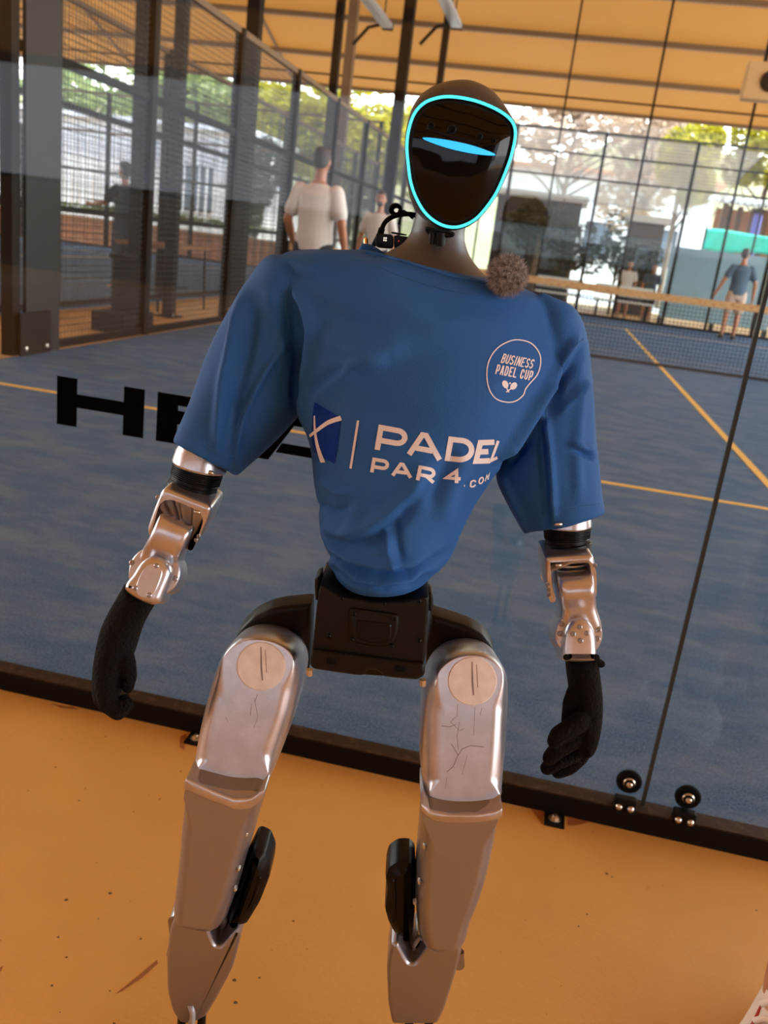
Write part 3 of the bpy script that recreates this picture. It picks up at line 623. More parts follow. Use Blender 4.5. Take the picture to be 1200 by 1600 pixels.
# high table and stools between the fences on the left
ht = thing('high_table', (-6.15, 9.3, FLOOR_Z), 'brown high bar table on thin dark legs between the left fences', 'table')
tc = UX(255, 421, -6.15); ty = tc[1]
obj('table_top', bbox(-6.40, -5.85, ty-.75, ty+.75, .70, .74, .008), M_wood, ht)
for x in (-6.34, -5.91):
    for y in (ty-.68, ty+.68): obj('leg', tube([(x, y, .70), (x+(.03 if x > -6 else -.03), y, FLOOR_Z)], .016, 8), M_dark, ht)
obj('stretcher', tube([(-6.12, ty-.68, .2), (-6.12, ty+.68, .2)], .012, 8), M_dark, ht)
bn = thing('litter_bin', (-5.45, 6.55, FLOOR_Z), 'short black bin with a square foot inside the left fence', 'bin')
obj('body', bbox(-5.56, -5.30, 6.35, 6.60, FLOOR_Z, .62, .012), M_dark, bn); obj('lid', bbox(-5.58, -5.28, 6.33, 6.62, .62, .66, .01), M_dark, bn); obj('foot', bbox(-5.60, -5.26, 6.05, 6.66, FLOOR_Z, .14, .01), M_dark, bn)

# ------------------------------------------------------------ people
M_skin = mat('tanned_skin', (0.42, 0.17, 0.085), 0.5); M_hair = mat('dark_brown_hair', (0.03, 0.016, 0.01), 0.6, bump=.6, bscale=60)
M_tee = mat('white_cotton', (0.72, 0.66, 0.62), 0.9, bump=.25, bscale=18); M_teeblue = mat('slate_blue_cotton', (0.07, 0.12, 0.17), 0.9, bump=.25, bscale=18)
M_beige = mat('beige_cotton', (0.55, 0.40, 0.31), 0.9); M_navy = mat('navy_cotton', (0.02, 0.025, 0.04), 0.9); M_shoe = mat('white_shoe_leather', (0.74, 0.64, 0.54), 0.5)
M_eye = mat('dark_eye', (0.02, 0.015, 0.01), 0.2); M_lip = mat('lip', (0.30, 0.10, 0.07), 0.5); M_blackshoe = mat('dark_trainer', (0.03, 0.025, 0.025), 0.5)
def person(label, x, y, z, ang, h, tee, short, legs, arms, bare_legs=True, shoe=None, beard=False, voxel=.010, turn=0.0, hairlong=1.0):
    """legs/arms: [(knee, ankle), ...] / [(elbow, wrist), ...] in body coordinates, y forward, for a 1.75 m figure; ang = direction faced"""
    k = h/1.75; ca, sa = math.cos(ang), math.sin(ang)
    def W(p): return (x + k*(p[0]*sa + p[1]*ca), y + k*(-p[0]*ca + p[1]*sa), z + k*p[2])
    def T(vf): return [W(p) for p in vf[0]], vf[1]
    def ell(zz, rx, ry, yo=0.0, n=20): return [(rx*math.cos(a), yo+ry*math.sin(a), zz) for a in [2*math.pi*i/n for i in range(n)]]
    t = thing('person', (x, y, z), label, 'person')
    parts = [loft([ell(.84, .12, .08), ell(.92, .16, .105), ell(1.05, .145, .10), ell(1.2, .155, .11, .005), ell(1.34, .17, .105), ell(1.41, .13, .075), ell(1.46, .06, .055)])]
    parts.append(cone((0, 0, 1.40), (0, .02, 1.56), .056, .052))
    ct, st = math.cos(turn), math.sin(turn)
    def Hd(p): return (p[0]*ct - p[1]*st, .025 + p[0]*st + p[1]*ct, p[2])
    def HT(vf): return [Hd(p) for p in vf[0]], vf[1]
    parts.append(HT(ball((0, 0, 1.645), .074, .093, .108))); parts.append(HT(cone((0, .035, 1.59), (0, .06, 1.565), .052, .034)))
    parts.append(HT(cone((0, .088, 1.655), (0, .108, 1.618), .009, .014)))
    for s in (-1, 1): parts.append(HT(ball((s*.076, -.005, 1.63), .010, .020, .030, 10, 8))); parts.append(HT(cone((s*.018, .085, 1.675), (s*.05, .07, 1.673), .011, .010)))
    for s, (el, wr) in zip((-1, 1), arms):
        sh = np.array([s*.185, -.005, 1.385]); el = np.array(el); wr = np.array(wr)
        parts.append(chain([sh, sh*.5+el*.5, el, el*.6+wr*.4, wr], [.057, .049, .041, .040, .027]))
        d = (wr-el)/np.linalg.norm(wr-el); fw = np.array([0, 1.0, 0]); fw = fw-d*(d@fw); fw /= np.linalg.norm(fw); side = np.cross(d, fw)
        pc = wr + d*.045
        parts.append(cone(wr+d*.01, wr+d*.075+fw*.012, .026, .030)); parts.append(cone(wr+d*.03-fw*.012, wr+d*.08-fw*.018, .022, .020))
        for q, ln in zip((.030, .011, -.009, -.027), (.070, .080, .074, .056)):
            a = wr+d*.085+fw*q; m1 = a+d*ln*.55+side*s*(-.006); m2 = a+d*ln-side*s*.022
            parts.append(chain([a-d*.02, m1, m2], [.0105, .0098, .0085], 10))
        parts.append(chain([wr+d*.02+fw*.02, wr+d*.055+fw*.048, wr+d*.085+fw*.052-side*s*.008], [.014, .012, .009], 10))
    for s, (kn, an) in zip((-1, 1), legs):
        hp = np.array([s*.088, 0, .90]); kn = np.array(kn); an = np.array(an)
        parts.append(chain([hp, hp*.5+kn*.5, kn, kn*.65+an*.35+np.array([0,-.012,0]), an], [.092, .078, .058, .056, .036]))
        parts.append(cone(an+np.array([0, -.03, -.045]), an+np.array([s*.02, .13, -.055]), .035, .033))
    body = obj('body', union_remesh('body', [T(p) for p in parts], voxel*k, 4), M_skin, t, smooth=180)
    # clothes
    tp = [loft([ell(.86, .175, .125), ell(.96, .178, .128), ell(1.08, .165, .12), ell(1.22, .178, .127), ell(1.34, .19, .12), ell(1.415, .15, .085), ell(1.445, .075, .066)])]
    for s, (el, wr) in zip((-1, 1), arms):
        sh = np.array([s*.175, 0, 1.375]); el = np.array(el); tp.append(cone(sh, sh*.33+el*.67, .074, .070))
    obj('t_shirt', union_remesh('t_shirt', [T(p) for p in tp], voxel*k, 4), tee, t, smooth=180)
    sp = [loft([ell(.78, .15, .10), ell(.86, .178, .122), ell(.96, .172, .12)])]
    for s, (kn, an) in zip((-1, 1), legs):
        hp = np.array([s*.088, 0, .88]); kn = np.array(kn); an = np.array(an)
        if bare_legs: sp.append(cone(hp, hp*.22+kn*.78, .108, .098))
        else: sp.append(chain([hp, kn, kn*.5+an*.5, an+np.array([0, -.01, .055])], [.106, .074, .052, .043]))
    obj('shorts' if bare_legs else 'trousers', union_remesh('shorts', [T(p) for p in sp], voxel*k, 4), short, t, smooth=180)
    hp_ = [HT(ball((0, -.022, 1.668), .082, .092, .098)), HT(ball((0, -.045, 1.62), .070, .062, .075*hairlong)), HT(ball((0, .04, 1.735), .062, .055, .026))]
    obj('hair', union_remesh('hair', [T(p) for p in hp_], voxel*k, 3), M_hair, t, smooth=180)
    if beard: obj('beard', union_remesh('beard', [T(HT(ball((0, .058, 1.568), .05, .045, .038))), T(HT(ball((0, .083, 1.60), .030, .018, .010)))], .006, 3), M_hair, t, smooth=180)
    mb = MB()
    for s in (-1, 1): mb.add(T(HT(ball((s*.032, .083, 1.652), .011, .007, .007, 8, 6))))
    obj('eyes', mb.d, M_eye, t, smooth=180); obj('mouth', T(HT(ball((0, .090, 1.588), .022, .008, .006, 10, 6))), M_lip, t, smooth=180)
    if shoe is not None:
        for s, (kn, an) in zip((-1, 1), legs):
            an = np.array(an); rr = []
            for yy, w, hh, zo in ((-.085, .025, .03, .0), (-.07, .038, .07, 0), (-.02, .040, .085, 0), (.05, .043, .07, 0), (.11, .047, .045, 0), (.17, .040, .032, 0), (.20, .018, .02, 0)):
                rr.append([(an[0]+s*.012*(yy+.08)*5*.2+w*math.cos(a), an[1]+yy, max(an[2]-.085, an[2]-.085+hh*.5+hh*.62*math.sin(a))) for a in [2*math.pi*i/16 for i in range(16)]])
            obj('shoe', T(loft(rr)), shoe, t, smooth=60)
    return t, W
def place(u, v, y): p = UY(u, v, y); return p
# white t-shirt, walking away
m1 = UX(503, 243, -3.72)
ym = 6.9; xm = UY(503, 243, ym)[0]
person('man in a white t-shirt seen from behind, walking away inside the court', xm, ym, 0.0, math.pi/2-.12, 1.84, M_tee, M_navy,
       [((-.10, .10, .50), (-.11, -.06, .09)), ((.10, -.02, .50), (.10, -.28, .15))], [((-.27, -.02, 1.12), (-.25, .12, .90)), ((.27, -.04, 1.11), (.29, .06, .86))], shoe=M_blackshoe, hairlong=.7)
y2 = 12.2; x2 = UY(597, 306, y2)[0]
person('bearded man in a white t-shirt facing the camera beside the left fence', x2, y2, 0.0, -math.pi/2-.15, 1.80, M_tee, M_navy,
       [((-.11, .03, .50), (-.12, .0, .09)), ((.11, .05, .50), (.12, -.02, .09))], [((-.26, -.02, 1.12), (-.29, .08, .87)), ((.27, -.03, 1.12), (.27, .06, .86))], shoe=M_blackshoe, beard=True, turn=.25)
person('man in a blue grey t-shirt and beige shorts seen from behind beyond the net', 2.17, 18.25, 0.0, math.pi/2+.08, 1.84, M_teeblue, M_beige,
       [((-.10, .06, .50), (-.13, -.04, .09)), ((.11, .02, .50), (.10, -.02, .09))], [((-.30, -.02, 1.14), (-.38, .05, .90)), ((.29, -.03, 1.13), (.34, .08, .88))], shoe=M_blackshoe, turn=-.5, hairlong=.8)
pd = UX(196, 300, -7.4)
person('person in dark clothes reaching out an arm beyond the left mesh fence', pd[0], pd[1], 0.0, math.pi*.9, 1.68, M_navy, M_navy,
       [((-.10, .03, .50), (-.11, 0, .09)), ((.10, .03, .50), (.11, 0, .09))], [((-.25, .14, 1.18), (-.22, .42, 1.14)), ((.25, .02, 1.12), (.26, .12, .88))], shoe=M_blackshoe)
for (u, v, y, tee, lab) in ((985, 415, 22.1, M_tee, 'person in a pale top standing among the trees behind the far glass'), (1022, 424, 22.0, M_teeblue, 'person in a blue top standing behind the far glass by the pale panel')):
    q = UY(u, v, y)
    person(lab, q[0], y, -.06, -math.pi/2, 1.45, tee, M_navy, [((-.10, .03, .50), (-.11, 0, .09)), ((.10, .03, .50), (.11, 0, .09))], [((-.25, .0, 1.12), (-.24, .14, .90)), ((.25, .0, 1.12), (.25, .14, .9))], shoe=M_blackshoe, voxel=.014)
# the bystander whose shoe enters at the lower right
an = UZ(1228, 1552, .055); fdir = math.atan2(-FH[1], -FH[0]) - .65
_sd = np.array([math.sin(fdir), -math.cos(fdir)])    # body-right
bx, by = an[0]+_sd[0]*(-.095)*0, an[1]
# foot of the viewer's left = body's right leg (+x); centre the body so that this ankle is at an
cx_, cy_ = an[0]-_sd[0]*.10, an[1]-_sd[1]*.10
M_trous = mat('pale_pink_beige_trousers', (0.62, 0.46, 0.38), 0.9)
bys, Wb = person('bystander in pale trousers at the right edge, only a white shoe in view', cx_, cy_, FLOOR_Z, fdir, 1.72, M_tee, M_trous,
       [((-.10, .03, .50), (-.10, 0, .09)), ((.10, .03, .50), (.10, 0, .09))], [((-.22, -.12, 1.13), (-.06, -.20, .98)), ((.22, -.12, 1.13), (.06, -.19, .95))], bare_legs=False, voxel=.010)
for s in (-1, 1):
    A = np.array([s*.10, 0.0, 0.0]); rr = []
    secs = [(-.088, .020, .035, .0), (-.080, .034, .085, 0), (-.045, .040, .105, 0), (0, .041, .108, 0), (.04, .043, .098, 0), (.075, .046, .082, 0), (.11, .049, .062, 0), (.145, .048, .050, 0), (.175, .040, .042, 0), (.198, .022, .030, 0), (.204, .006, .018, 0)]
    K = np.array([[(A[0]+w*math.copysign(abs(math.cos(a))**.8, math.cos(a)), A[1]+yy, (.022 if math.sin(a) < 0 else .022+(hh-.022)*abs(math.sin(a))**.75)) for a in [2*math.pi*i/28 for i in range(28)]] for yy, w, hh, _ in secs])
    up_ = obj('shoe', ([Wb(p) for r in cr_spline(K, 40) for p in r], loft([list(r) for r in cr_spline(K, 40)])[1]), M_shoe, bys, smooth=70)
    S = np.array([[(A[0]+(w+.004)*math.cos(a), A[1]+yy*1.02, z) for a in [2*math.pi*i/28 for i in range(28)] for z in (0,)] for yy, w, hh, _ in secs])
    so = MB(); ro = [(A[0]+(.047)*math.cos(a)*(1 if math.sin(a) < .3 else 1.05), A[1]+.058+.152*math.sin(a)) for a in [2*math.pi*i/40 for i in range(40)]]
    so = loft([[Wb((px_, py_, z)) for px_, py_ in ro] for z in (.002, .004, .022, .026)])
    obj('sole', so, mat('white_rubber_sole', (.78, .68, .58), .6), up_, smooth=40)
    tg = [[Wb((A[0]+x_, .052+yy-.02*abs(x_)/.026, .100+zz-(x_/.026)**2*.012)) for x_ in (-.026, -.018, 0, .018, .026)] for yy, zz in ((-.045, .028), (-.03, .022), (0.0, .006), (.03, -.010))]
    v = [p for r in tg for p in r]; v2 = [(p[0], p[1], p[2]+.006) for p in v]; n5 = 5
    f = [(a*n5+b, a*n5+b+1, (a+1)*n5+b+1, (a+1)*n5+b) for a in range(3) for b in range(4)]
    f2 = [tuple(i+20 for i in reversed(q)) for q in f]; bd = [0,1,2,3,4,9,14,19,18,17,16,15,10,5]
    obj('tongue', (v+v2, f+f2+[(bd[i], bd[(i+1) % 14], bd[(i+1) % 14]+20, bd[i]+20) for i in range(14)]), M_shoe, up_, smooth=50)
    M_lace = mat('cream_lace', (.80, .70, .60), .9); M_red = mat('red_shoe_lining', (.45, .03, .025), .7)
    for k in range(4):
        yy = .052+k*.024; zz = .112-k*.0135
        obj('lace', tube([Wb((A[0]-.024, yy+.006, zz-.011)), Wb((A[0]-.013, yy+.002, zz+.000)), Wb((A[0], yy, zz+.003)), Wb((A[0]+.013, yy+.002, zz+.000)), Wb((A[0]+.024, yy+.006, zz-.011))], .0045, 8), M_lace, up_, smooth=180)
    obj('lining', tube([Wb((A[0]+.0225, .050, .092)), Wb((A[0]+.0235, .078, .080)), Wb((A[0]+.025, .105, .065))], .003, 6), M_red, up_, smooth=180)
    SHOE_A, SHOE_UP = A, up_

# ------------------------------------------------------------ robot
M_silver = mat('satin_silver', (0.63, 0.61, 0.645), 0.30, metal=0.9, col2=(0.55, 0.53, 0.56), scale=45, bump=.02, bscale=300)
M_silver2 = mat('satin_silver_dark', (0.36, 0.35, 0.375), 0.33, metal=0.9)  # darker silver copy: lower legs' dim floor mirroring put into the colour
M_disc = mat('pale_worn_cap', (0.74, 0.69, 0.66), 0.55, col2=(0.64, 0.585, 0.55), scale=60)
M_bplast = mat('brown_black_plastic', (0.0065, 0.0042, 0.0032), 0.42, spec=.2)
M_bplast2 = mat('black_plastic', (0.003, 0.0024, 0.0022), 0.38, spec=.2)
M_shell = mat('matt_grey_brown_shell', (0.055, 0.046, 0.040), 0.42)
M_visor = mat('gloss_black_visor', (0.001, 0.001, 0.0013), 0.05, spec=.24)
M_satin = mat('satin_black', (0.003, 0.003, 0.0032), 0.45, spec=.2)
M_cyan = mat('cyan_light', (0.02, 0.3, 0.35), 0.5, emit=(0.055, 0.62, 0.72), estr=.36)
M_blue = mat('blue_eye_light', (0.02, 0.2, 0.4), 0.5, emit=(0.02, 0.42, 0.85), estr=.30)
M_cloth = mat('blue_sports_jersey', (0.015, 0.092, 0.31), 0.72, col2=(0.019, 0.106, 0.34), scale=9, bump=.22, bscale=900, spec=.25)
M_stitch = mat('blue_thread', (0.030, 0.125, 0.30), 0.8)
M_print = mat('pale_pink_print', (0.72, 0.68, 0.70), 0.6, spec=.2); M_navyp = mat('royal_blue_print', (0.001, 0.028, 0.25), 0.6, spec=.1)
M_glove = mat('black_knit_glove', (0.004, 0.0028, 0.0023), 0.85, bump=.6, bscale=260, spec=.12)
M_scr = mat('scratch', (0.20, 0.16, 0.14), 0.6)
M_brass = mat('brass_pin', (0.9, 0.55, 0.2), 0.25, metal=1.0)

root_p = U(575, 1000, .92)
robot = thing('humanoid_robot', (root_p[0], root_p[1], FLOOR_Z), 'silver humanoid robot with a glowing cyan face ring wearing a blue printed t-shirt', 'robot')
def limb(name, L0, R0, L1, R1, d0, d1, prof, m, parent, n=40, flat=1.0, smooth=30):
    """round segment between two pixel spans; prof = [(t along, radius factor)]"""
    a = (U(*L0, d0)+U(*R0, d0))/2; b = (U(*L1, d1)+U(*R1, d1))/2
    r0 = np.linalg.norm(U(*L0, d0)-U(*R0, d0))/2; r1 = np.linalg.norm(U(*L1, d1)-U(*R1, d1))/2
    ax = (b-a)/np.linalg.norm(b-a); ex = U(*R0, d0)-U(*L0, d0); ex = ex-ax*(ax@ex); ex /= np.linalg.norm(ex); ey = np.cross(ax, ex)
    rings = [[a+(b-a)*t + (r0*(1-t)+r1*t)*k*(math.cos(q)*ex+math.sin(q)*ey*flat) for q in [2*math.pi*i/n for i in range(n)]] for t, k in prof]
    return obj(name, loft(rings), m, parent, smooth=smooth)
def face_puck(name, u, v, rpx, d, th, m, parent, dirv=None, n=36, bev=.0006, smooth=30):
    c = U(u, v, d); zc = (c-CAM)@FW; r = rpx*zc/FPX; dv = FH if dirv is None else np.asarray(dirv)
    return obj(name, lathe(c, dv, [(0, r-bev), (bev, r), (th, r)], n), m, parent, smooth=smooth)
def bolt(u, v, d, parent, r=.0022, dirv=None, m=None):
    c = U(u, v, d); dv = -FH if dirv is None else -np.asarray(dirv)
    return obj('bolt', lathe(c, dv, [(-.002, r*1.25), (.0004, r*1.25), (.0008, r), (.0014, r*.8), (.0014, r*.45), (.0002, r*.4)], 14), m or M_silver2, parent, smooth=30)

# ---- head
DH = .945
O_ = [(724,123),(748,128),(772,142),(791,167),(802,200),(803,230),(797,260),(785,288),(766,320),(741,347),(707,361),(680,356),(660,343),(646,322),(637,290),(633,250),(633,220),(637,190),(646,163),(662,143),(690,128)]
RG_ = [(677.5,164),(700,161),(732,165.5),(760,175),(782,187),(795,200),(799,217),(794,245),(785,272),(772,302),(757,325),(740,344),(722,354),(705,357),(685,352),(665,337),(651,315),(642,290),(638,262),(636,235),(639,210),(647,187),(660,172)]
HC = np.array([718.0, 250.0]); TH = np.linspace(0, 2*math.pi, 96, endpoint=False)
def polar(pts):
    P = cr_spline(pts, 400, True)-HC; a = np.arctan2(P[:, 1], P[:, 0]) % (2*math.pi); o = np.argsort(a)
    return np.interp(TH, a[o], np.linalg.norm(P, axis=1)[o], period=2*math.pi)
PO, PR = polar(O_), polar(RG_)
_c0 = U(HC[0], HC[1], DH); SC = ((_c0-CAM)@FW)/FPX
def hring(rad, dep, dy=0.0):
    """points of the head at polar radius rad (px at the mid plane), moved back by dep metres"""
    return [U(HC[0]+r*math.cos(a), HC[1]+r*math.sin(a), DH) + FH*dep - ZH*dy for r, a in zip(rad, TH)]
hb_ = [hring(PO*s, dd) for s, dd in ((.12, .118), (.4, .113), (.65, .100), (.84, .078), (.95, .052), (1.0, .022), (1.0, .004))]
for t in (.25, .5, .75, 1.0): hb_.append(hring(PO*(1-t)+PR*1.035*t, -.004-.034*math.sin(t*math.pi/2)))
hb_.append(hring(PR*.9, -.030))
head = obj('head', loft(hb_), M_shell, robot, smooth=50)
vis = [hring(PR*s, dd) for s, dd in ((1.036, -.0375), (1.028, -.0400), (1.005, -.0405), (.975, -.0405), (.955, -.0400), (.945, -.0385), (.90, -.0390), (.78, -.0420), (.6, -.0455), (.35, -.0480), (.1, -.0488), (.01, -.049))]
obj('visor_bezel', loft(vis[:7]+[hring(PR*.89, -.036)], False, False), M_satin, head, smooth=40)
obj('visor', loft([hring(PR*.90, -.0370)]+vis[6:], False, True), M_visor, head, smooth=40)
lr = []
for k in range(96):
    c = np.array(hring(PR*.995, -.0405)[k]); lr.append(c)
lr = np.array(lr); rings = []
for k in range(96):
    t = lr[(k+1) % 96]-lr[k-1]; t /= np.linalg.norm(t); x = np.cross(t, FH); x /= np.linalg.norm(x)
    rings.append([lr[k] + 0.00145*math.cos(q)*x + .0012*math.sin(q)*FH for q in [2*math.pi*i/8 for i in range(8)]])
n8 = 8; v = [p for r in rings for p in r]; f = [(k*n8+i, k*n8+(i+1) % n8, ((k+1) % 96)*n8+(i+1) % n8, ((k+1) % 96)*n8+i) for k in range(96) for i in range(n8)]
obj('light_ring', (v, f), M_cyan, head, smooth=180, label='glowing cyan light ring')
def vis_d(u, v):
    """distance of the visor surface under a pixel"""
    q = np.array([u, v])-HC; a = math.atan2(q[1], q[0]) % (2*math.pi); s = np.linalg.norm(q)/np.interp(a, TH, PR, period=2*math.pi)
    return DH + np.interp(s, [0, .35, .6, .78, .9], [-.049, -.048, -.0455, -.042, -.039])
def vis_patch(name, pts, lift, m, n=48, th=.0025, label=None):
    P = outline(pts, n); c = P.mean(0); rings = []
    for s, l in ((1.0, -th), (1.0, lift*.7), (.94, lift), (.5, lift), (.02, lift)):
        rings.append([U(*(c+(p-c)*s), vis_d(*(c+(p-c)*s))-l) for p in P])
    return obj(name, loft(rings), m, head, smooth=40, label=label)
vis_patch('eye_light', [(656.5,215.5),(664,214.5),(680,215.8),(705,219.5),(735,226),(760,234.5),(777,241.5),(773,243.5),(755,242.5),(728,238.5),(700,232),(675,223.5)], .0022, M_blue, label='glowing blue bar of an eye')
strip = vis_patch('sensor_strip', [(664,193),(668,189.5),(700,194),(740,203),(775,213),(783,219),(781,226),(776,228.5),(740,222),(700,211),(670,203.5),(663,199)], .0010, M_visor)
for (u, v, r) in ((673.5, 196.5, 5.5), (706, 202, 7), (749, 213.5, 5.5), (771.5, 220, 4)):
    d = vis_d(u, v)-.0012; l = face_puck('sensor_lens', u, v, r, d-.0012, .003, M_satin, head); face_puck('lens_glass', u, v, r*.5, d-.0016, .002, M_visor, l) if False else None
    obj('lens_rim', lathe(U(u, v, d-.0014), -FH, [(0, r*SC*.75), (.0006, r*SC*.72), (.0006, r*SC*.5), (-.0004, r*SC*.4)], 20), M_rubber, head, smooth=30)
obj('chin_block', slab([(663,352),(690,359),(712,362),(711,370),(700,372),(672,368),(664,362)], .903, fillet(.04, .003), 40), M_satin, head, smooth=40)
for (a, b) in ((671, 679.5), (681, 696)):
    limb('chin_connector', (a, 362), (b, 362+(b-a)*.2), (a-1, 380+(a-671)*.25), (b-1, 381+(b-671)*.16), .902, .904, [(0, 1), (.95, 1), (1, .8)], M_satin, head, n=14)
# ---- neck
nk = rings_loft([((652,318),(730,338),.955,.036), ((649,338),(728,352),.955,.037), ((645,352),(726,366),.955,.039), ((640,366),(727,380),.955,.042), ((628,381),(735,402),.955,.047), ((605,394),(752,424),.955,.055), ((585,404),(772,442),.955,.062), ((575,418),(785,458),.955,.068)], 40)
obj('neck', loft(nk), M_shell, robot, smooth=60)

# ---- shirt: torso and sleeves as one cloth
TK = [((572,392),(772,439),.95,.066), ((545,391),(792,446),.95,.074), ((472,390),(832,455),.95,.080), ((434,408),(868,478),.95,.088), ((446,470),(880,545),.95,.105), ((466,560),(868,618),.95,.116),
      ((472,640),(826,678),.946,.116), ((487,694),(784,722),.94,.111), ((491,740),(757,757),.937,.107), ((498,785),(738,786),.933,.100), ((503,825),(721,824),.93,.093), ((507,855),(708,857),.928,.087), ((520,885),(684,883),.925,.077), ((543,905),(664,903),.922,.058), ((585,914),(640,912),.92,.022)]
torso = rings_loft(TK, 70, n=96)
def sleeve(keys, m=34, inner=.88):
    K = [ring(*k[:4], dirv=FH*math.cos(.30)-ZH*math.sin(.30)) for k in keys]; R = list(cr_spline(np.array(K), m)); c = R[-1].mean(0); d = R[-1].mean(0)-R[-6].mean(0)
    R.append(c + (R[-1]-c)*inner); c2 = R[-8].mean(0); R.append(c2 + (R[-9]-c2)*.82)
    return loft([list(r) for r in R])
SL = sleeve([((480,430),(520,480),.962,.05), ((428,404),(488,520),.962,.070), ((386,443),(476,590),.963,.070), ((346,510),(466,646),.962,.068), ((316,580),(446,672),.960,.066), ((295,640),(412,706),.958,.064), ((275,691),(371,744),.956,.062)])
SR = sleeve([((815,480),(850,470),.962,.05), ((820,560),(893,488),.965,.068), ((815,620),(914,540),.970,.066), ((800,675),(919,592),.974,.064), ((780,718),(926,655),.975,.062), ((776,752),(932,722),.973,.060), ((794,792),(937,768),.970,.058), ((819,835),(942,801),.967,.056)])
shirt_me = union_remesh('t_shirt', [loft(torso), SL, SR], .0023, 10, .5)
co, no = mesh_arrays(shirt_me)
def pdist(P, line):
    L = np.asarray(line, float); best = np.full(len(P), 1e9); par_ = np.zeros(len(P)); k = len(L)-1
    for i in range(k):
        a, b = L[i], L[i+1]; t = np.clip(((P-a)@(b-a))/((b-a)@(b-a)), 0, 1); dd = np.linalg.norm(P-(a+t[:, None]*(b-a)), axis=1)
        m = dd < best; best[m] = dd[m]; par_[m] = (i+t[m])/k
    return best, par_
pix = PX(co); front = np.clip((-(no@FH)+.35)/.5, 0, 1)
FOLDS = [  # (polyline, width px, height m, fades at both ends)
 ([(452,430),(476,470),(490,515),(482,570),(472,620),(476,668)], 9, .0050), ([(470,480),(474,530),(466,590),(464,640)], 8, -.0060),
 ([(490,640),(520,600),(556,570),(610,560)], 13, .0035), ([(488,606),(515,585),(545,575)], 8, -.0022), ([(500,520),(540,545),(590,550),(640,540)], 15, .0022), ([(490,470),(545,500),(610,505)], 12, -.0018),
 ([(505,815),(535,832),(572,824),(605,803),(645,765),(668,725)], 13, .0055), ([(506,836),(540,852),(585,842),(625,812),(655,778)], 12, -.0040),
 ([(500,840),(514,868),(545,889),(590,899),(638,897),(672,882),(700,862)], 7.5, -.0060), ([(508,864),(527,892),(558,912),(600,919),(642,913),(674,894)], 6, -.0050),
 ([(504,852),(521,881),(552,901),(592,909),(640,905),(676,887)], 6, .0055), ([(498,826),(512,850),(545,872),(592,883),(640,880),(680,862)], 8, .0035), ([(620,905),(606,862),(600,820)], 6, .0022), ([(629,880),(622,850),(618,815)], 6, -.0022),
 ([(872,585),(850,615),(825,655),(800,690),(776,718)], 7, .0065), ([(880,590),(862,620),(838,660),(812,698),(788,728)], 8, -.0065),
 ([(905,520),(880,560),(858,595)], 6, .0035), ([(912,545),(890,580),(868,612)], 6, -.003), ([(920,590),(897,618),(872,648)], 7, .0028), ([(892,700),(915,712),(928,716)], 4, -.0030), ([(888,690),(910,700),(926,703)], 5, .0025),
 ([(850,640),(858,700),(862,760),(865,815)], 6, .0045), ([(842,660),(848,720),(852,780),(856,822)], 7, -.0035), ([(905,560),(905,640),(900,720),(905,790)], 9, .0022),
 ([(384,450),(368,520),(350,600),(342,660),(336,718)], 9, .0050), ([(400,470),(388,540),(372,610),(362,670)], 12, -.0035), ([(448,532),(425,563),(400,605),(380,650),(370,690),(368,740)], 6, .0032), ([(420,450),(432,500),(440,560)], 12, .0022),
 ([(782,735),(795,765),(812,800),(822,832)], 5, .003), ([(600,470),(680,505),(760,505),(830,520)], 20, .0016), ([(590,610),(660,635),(740,625),(800,590)], 20, .0014), ([(500,750),(530,770),(560,765)], 9, .0025), ([(494,785),(520,800),(552,795)], 7, -.0025),
 ([(732,700),(706,760),(690,820)], 14, .0024), ([(712,695),(690,745),(672,800)], 11, -.0018), ([(560,780),(550,830),(545,870)], 10, .0018), ([(440,400),(470,418),(500,425)], 9, .002)]
disp = np.zeros(len(co))
for line, w, a in FOLDS:
    dd, t = pdist(pix, line); disp += 2.0*a*np.exp(-(dd/w)**2)*np.clip(np.minimum(t, 1-t)*5+.15, 0, 1)
rng = np.random.RandomState(3)
wob = sum(np.sin(co@rng.normal(0, f, 3)+rng.uniform(0, 6)) for f in (22, 28, 35, 45, 60))*.00045
co2 = co + no*((disp*front)+wob)[:, None]
shirt_me.vertices.foreach_set('co', co2.ravel()); shirt_me.update()
shirt = obj('t_shirt', shirt_me, M_cloth, robot, smooth=180)
_bvf = [tuple(p.vertices) for p in shirt_me.polygons]
BV = BVHTree.FromPolygons([Vector(c) for c in co2], _bvf)
def on_shirt(u, v, lift=.0007):
    r = ray(u, v); r = r/np.linalg.norm(r); h = BV.ray_cast(Vector(CAM), Vector(r))
    if h[0] is None: return None
    n_ = h[1] if h[1].dot(Vector(r)) < 0 else -h[1]
    return np.array(h[0] + n_*lift)
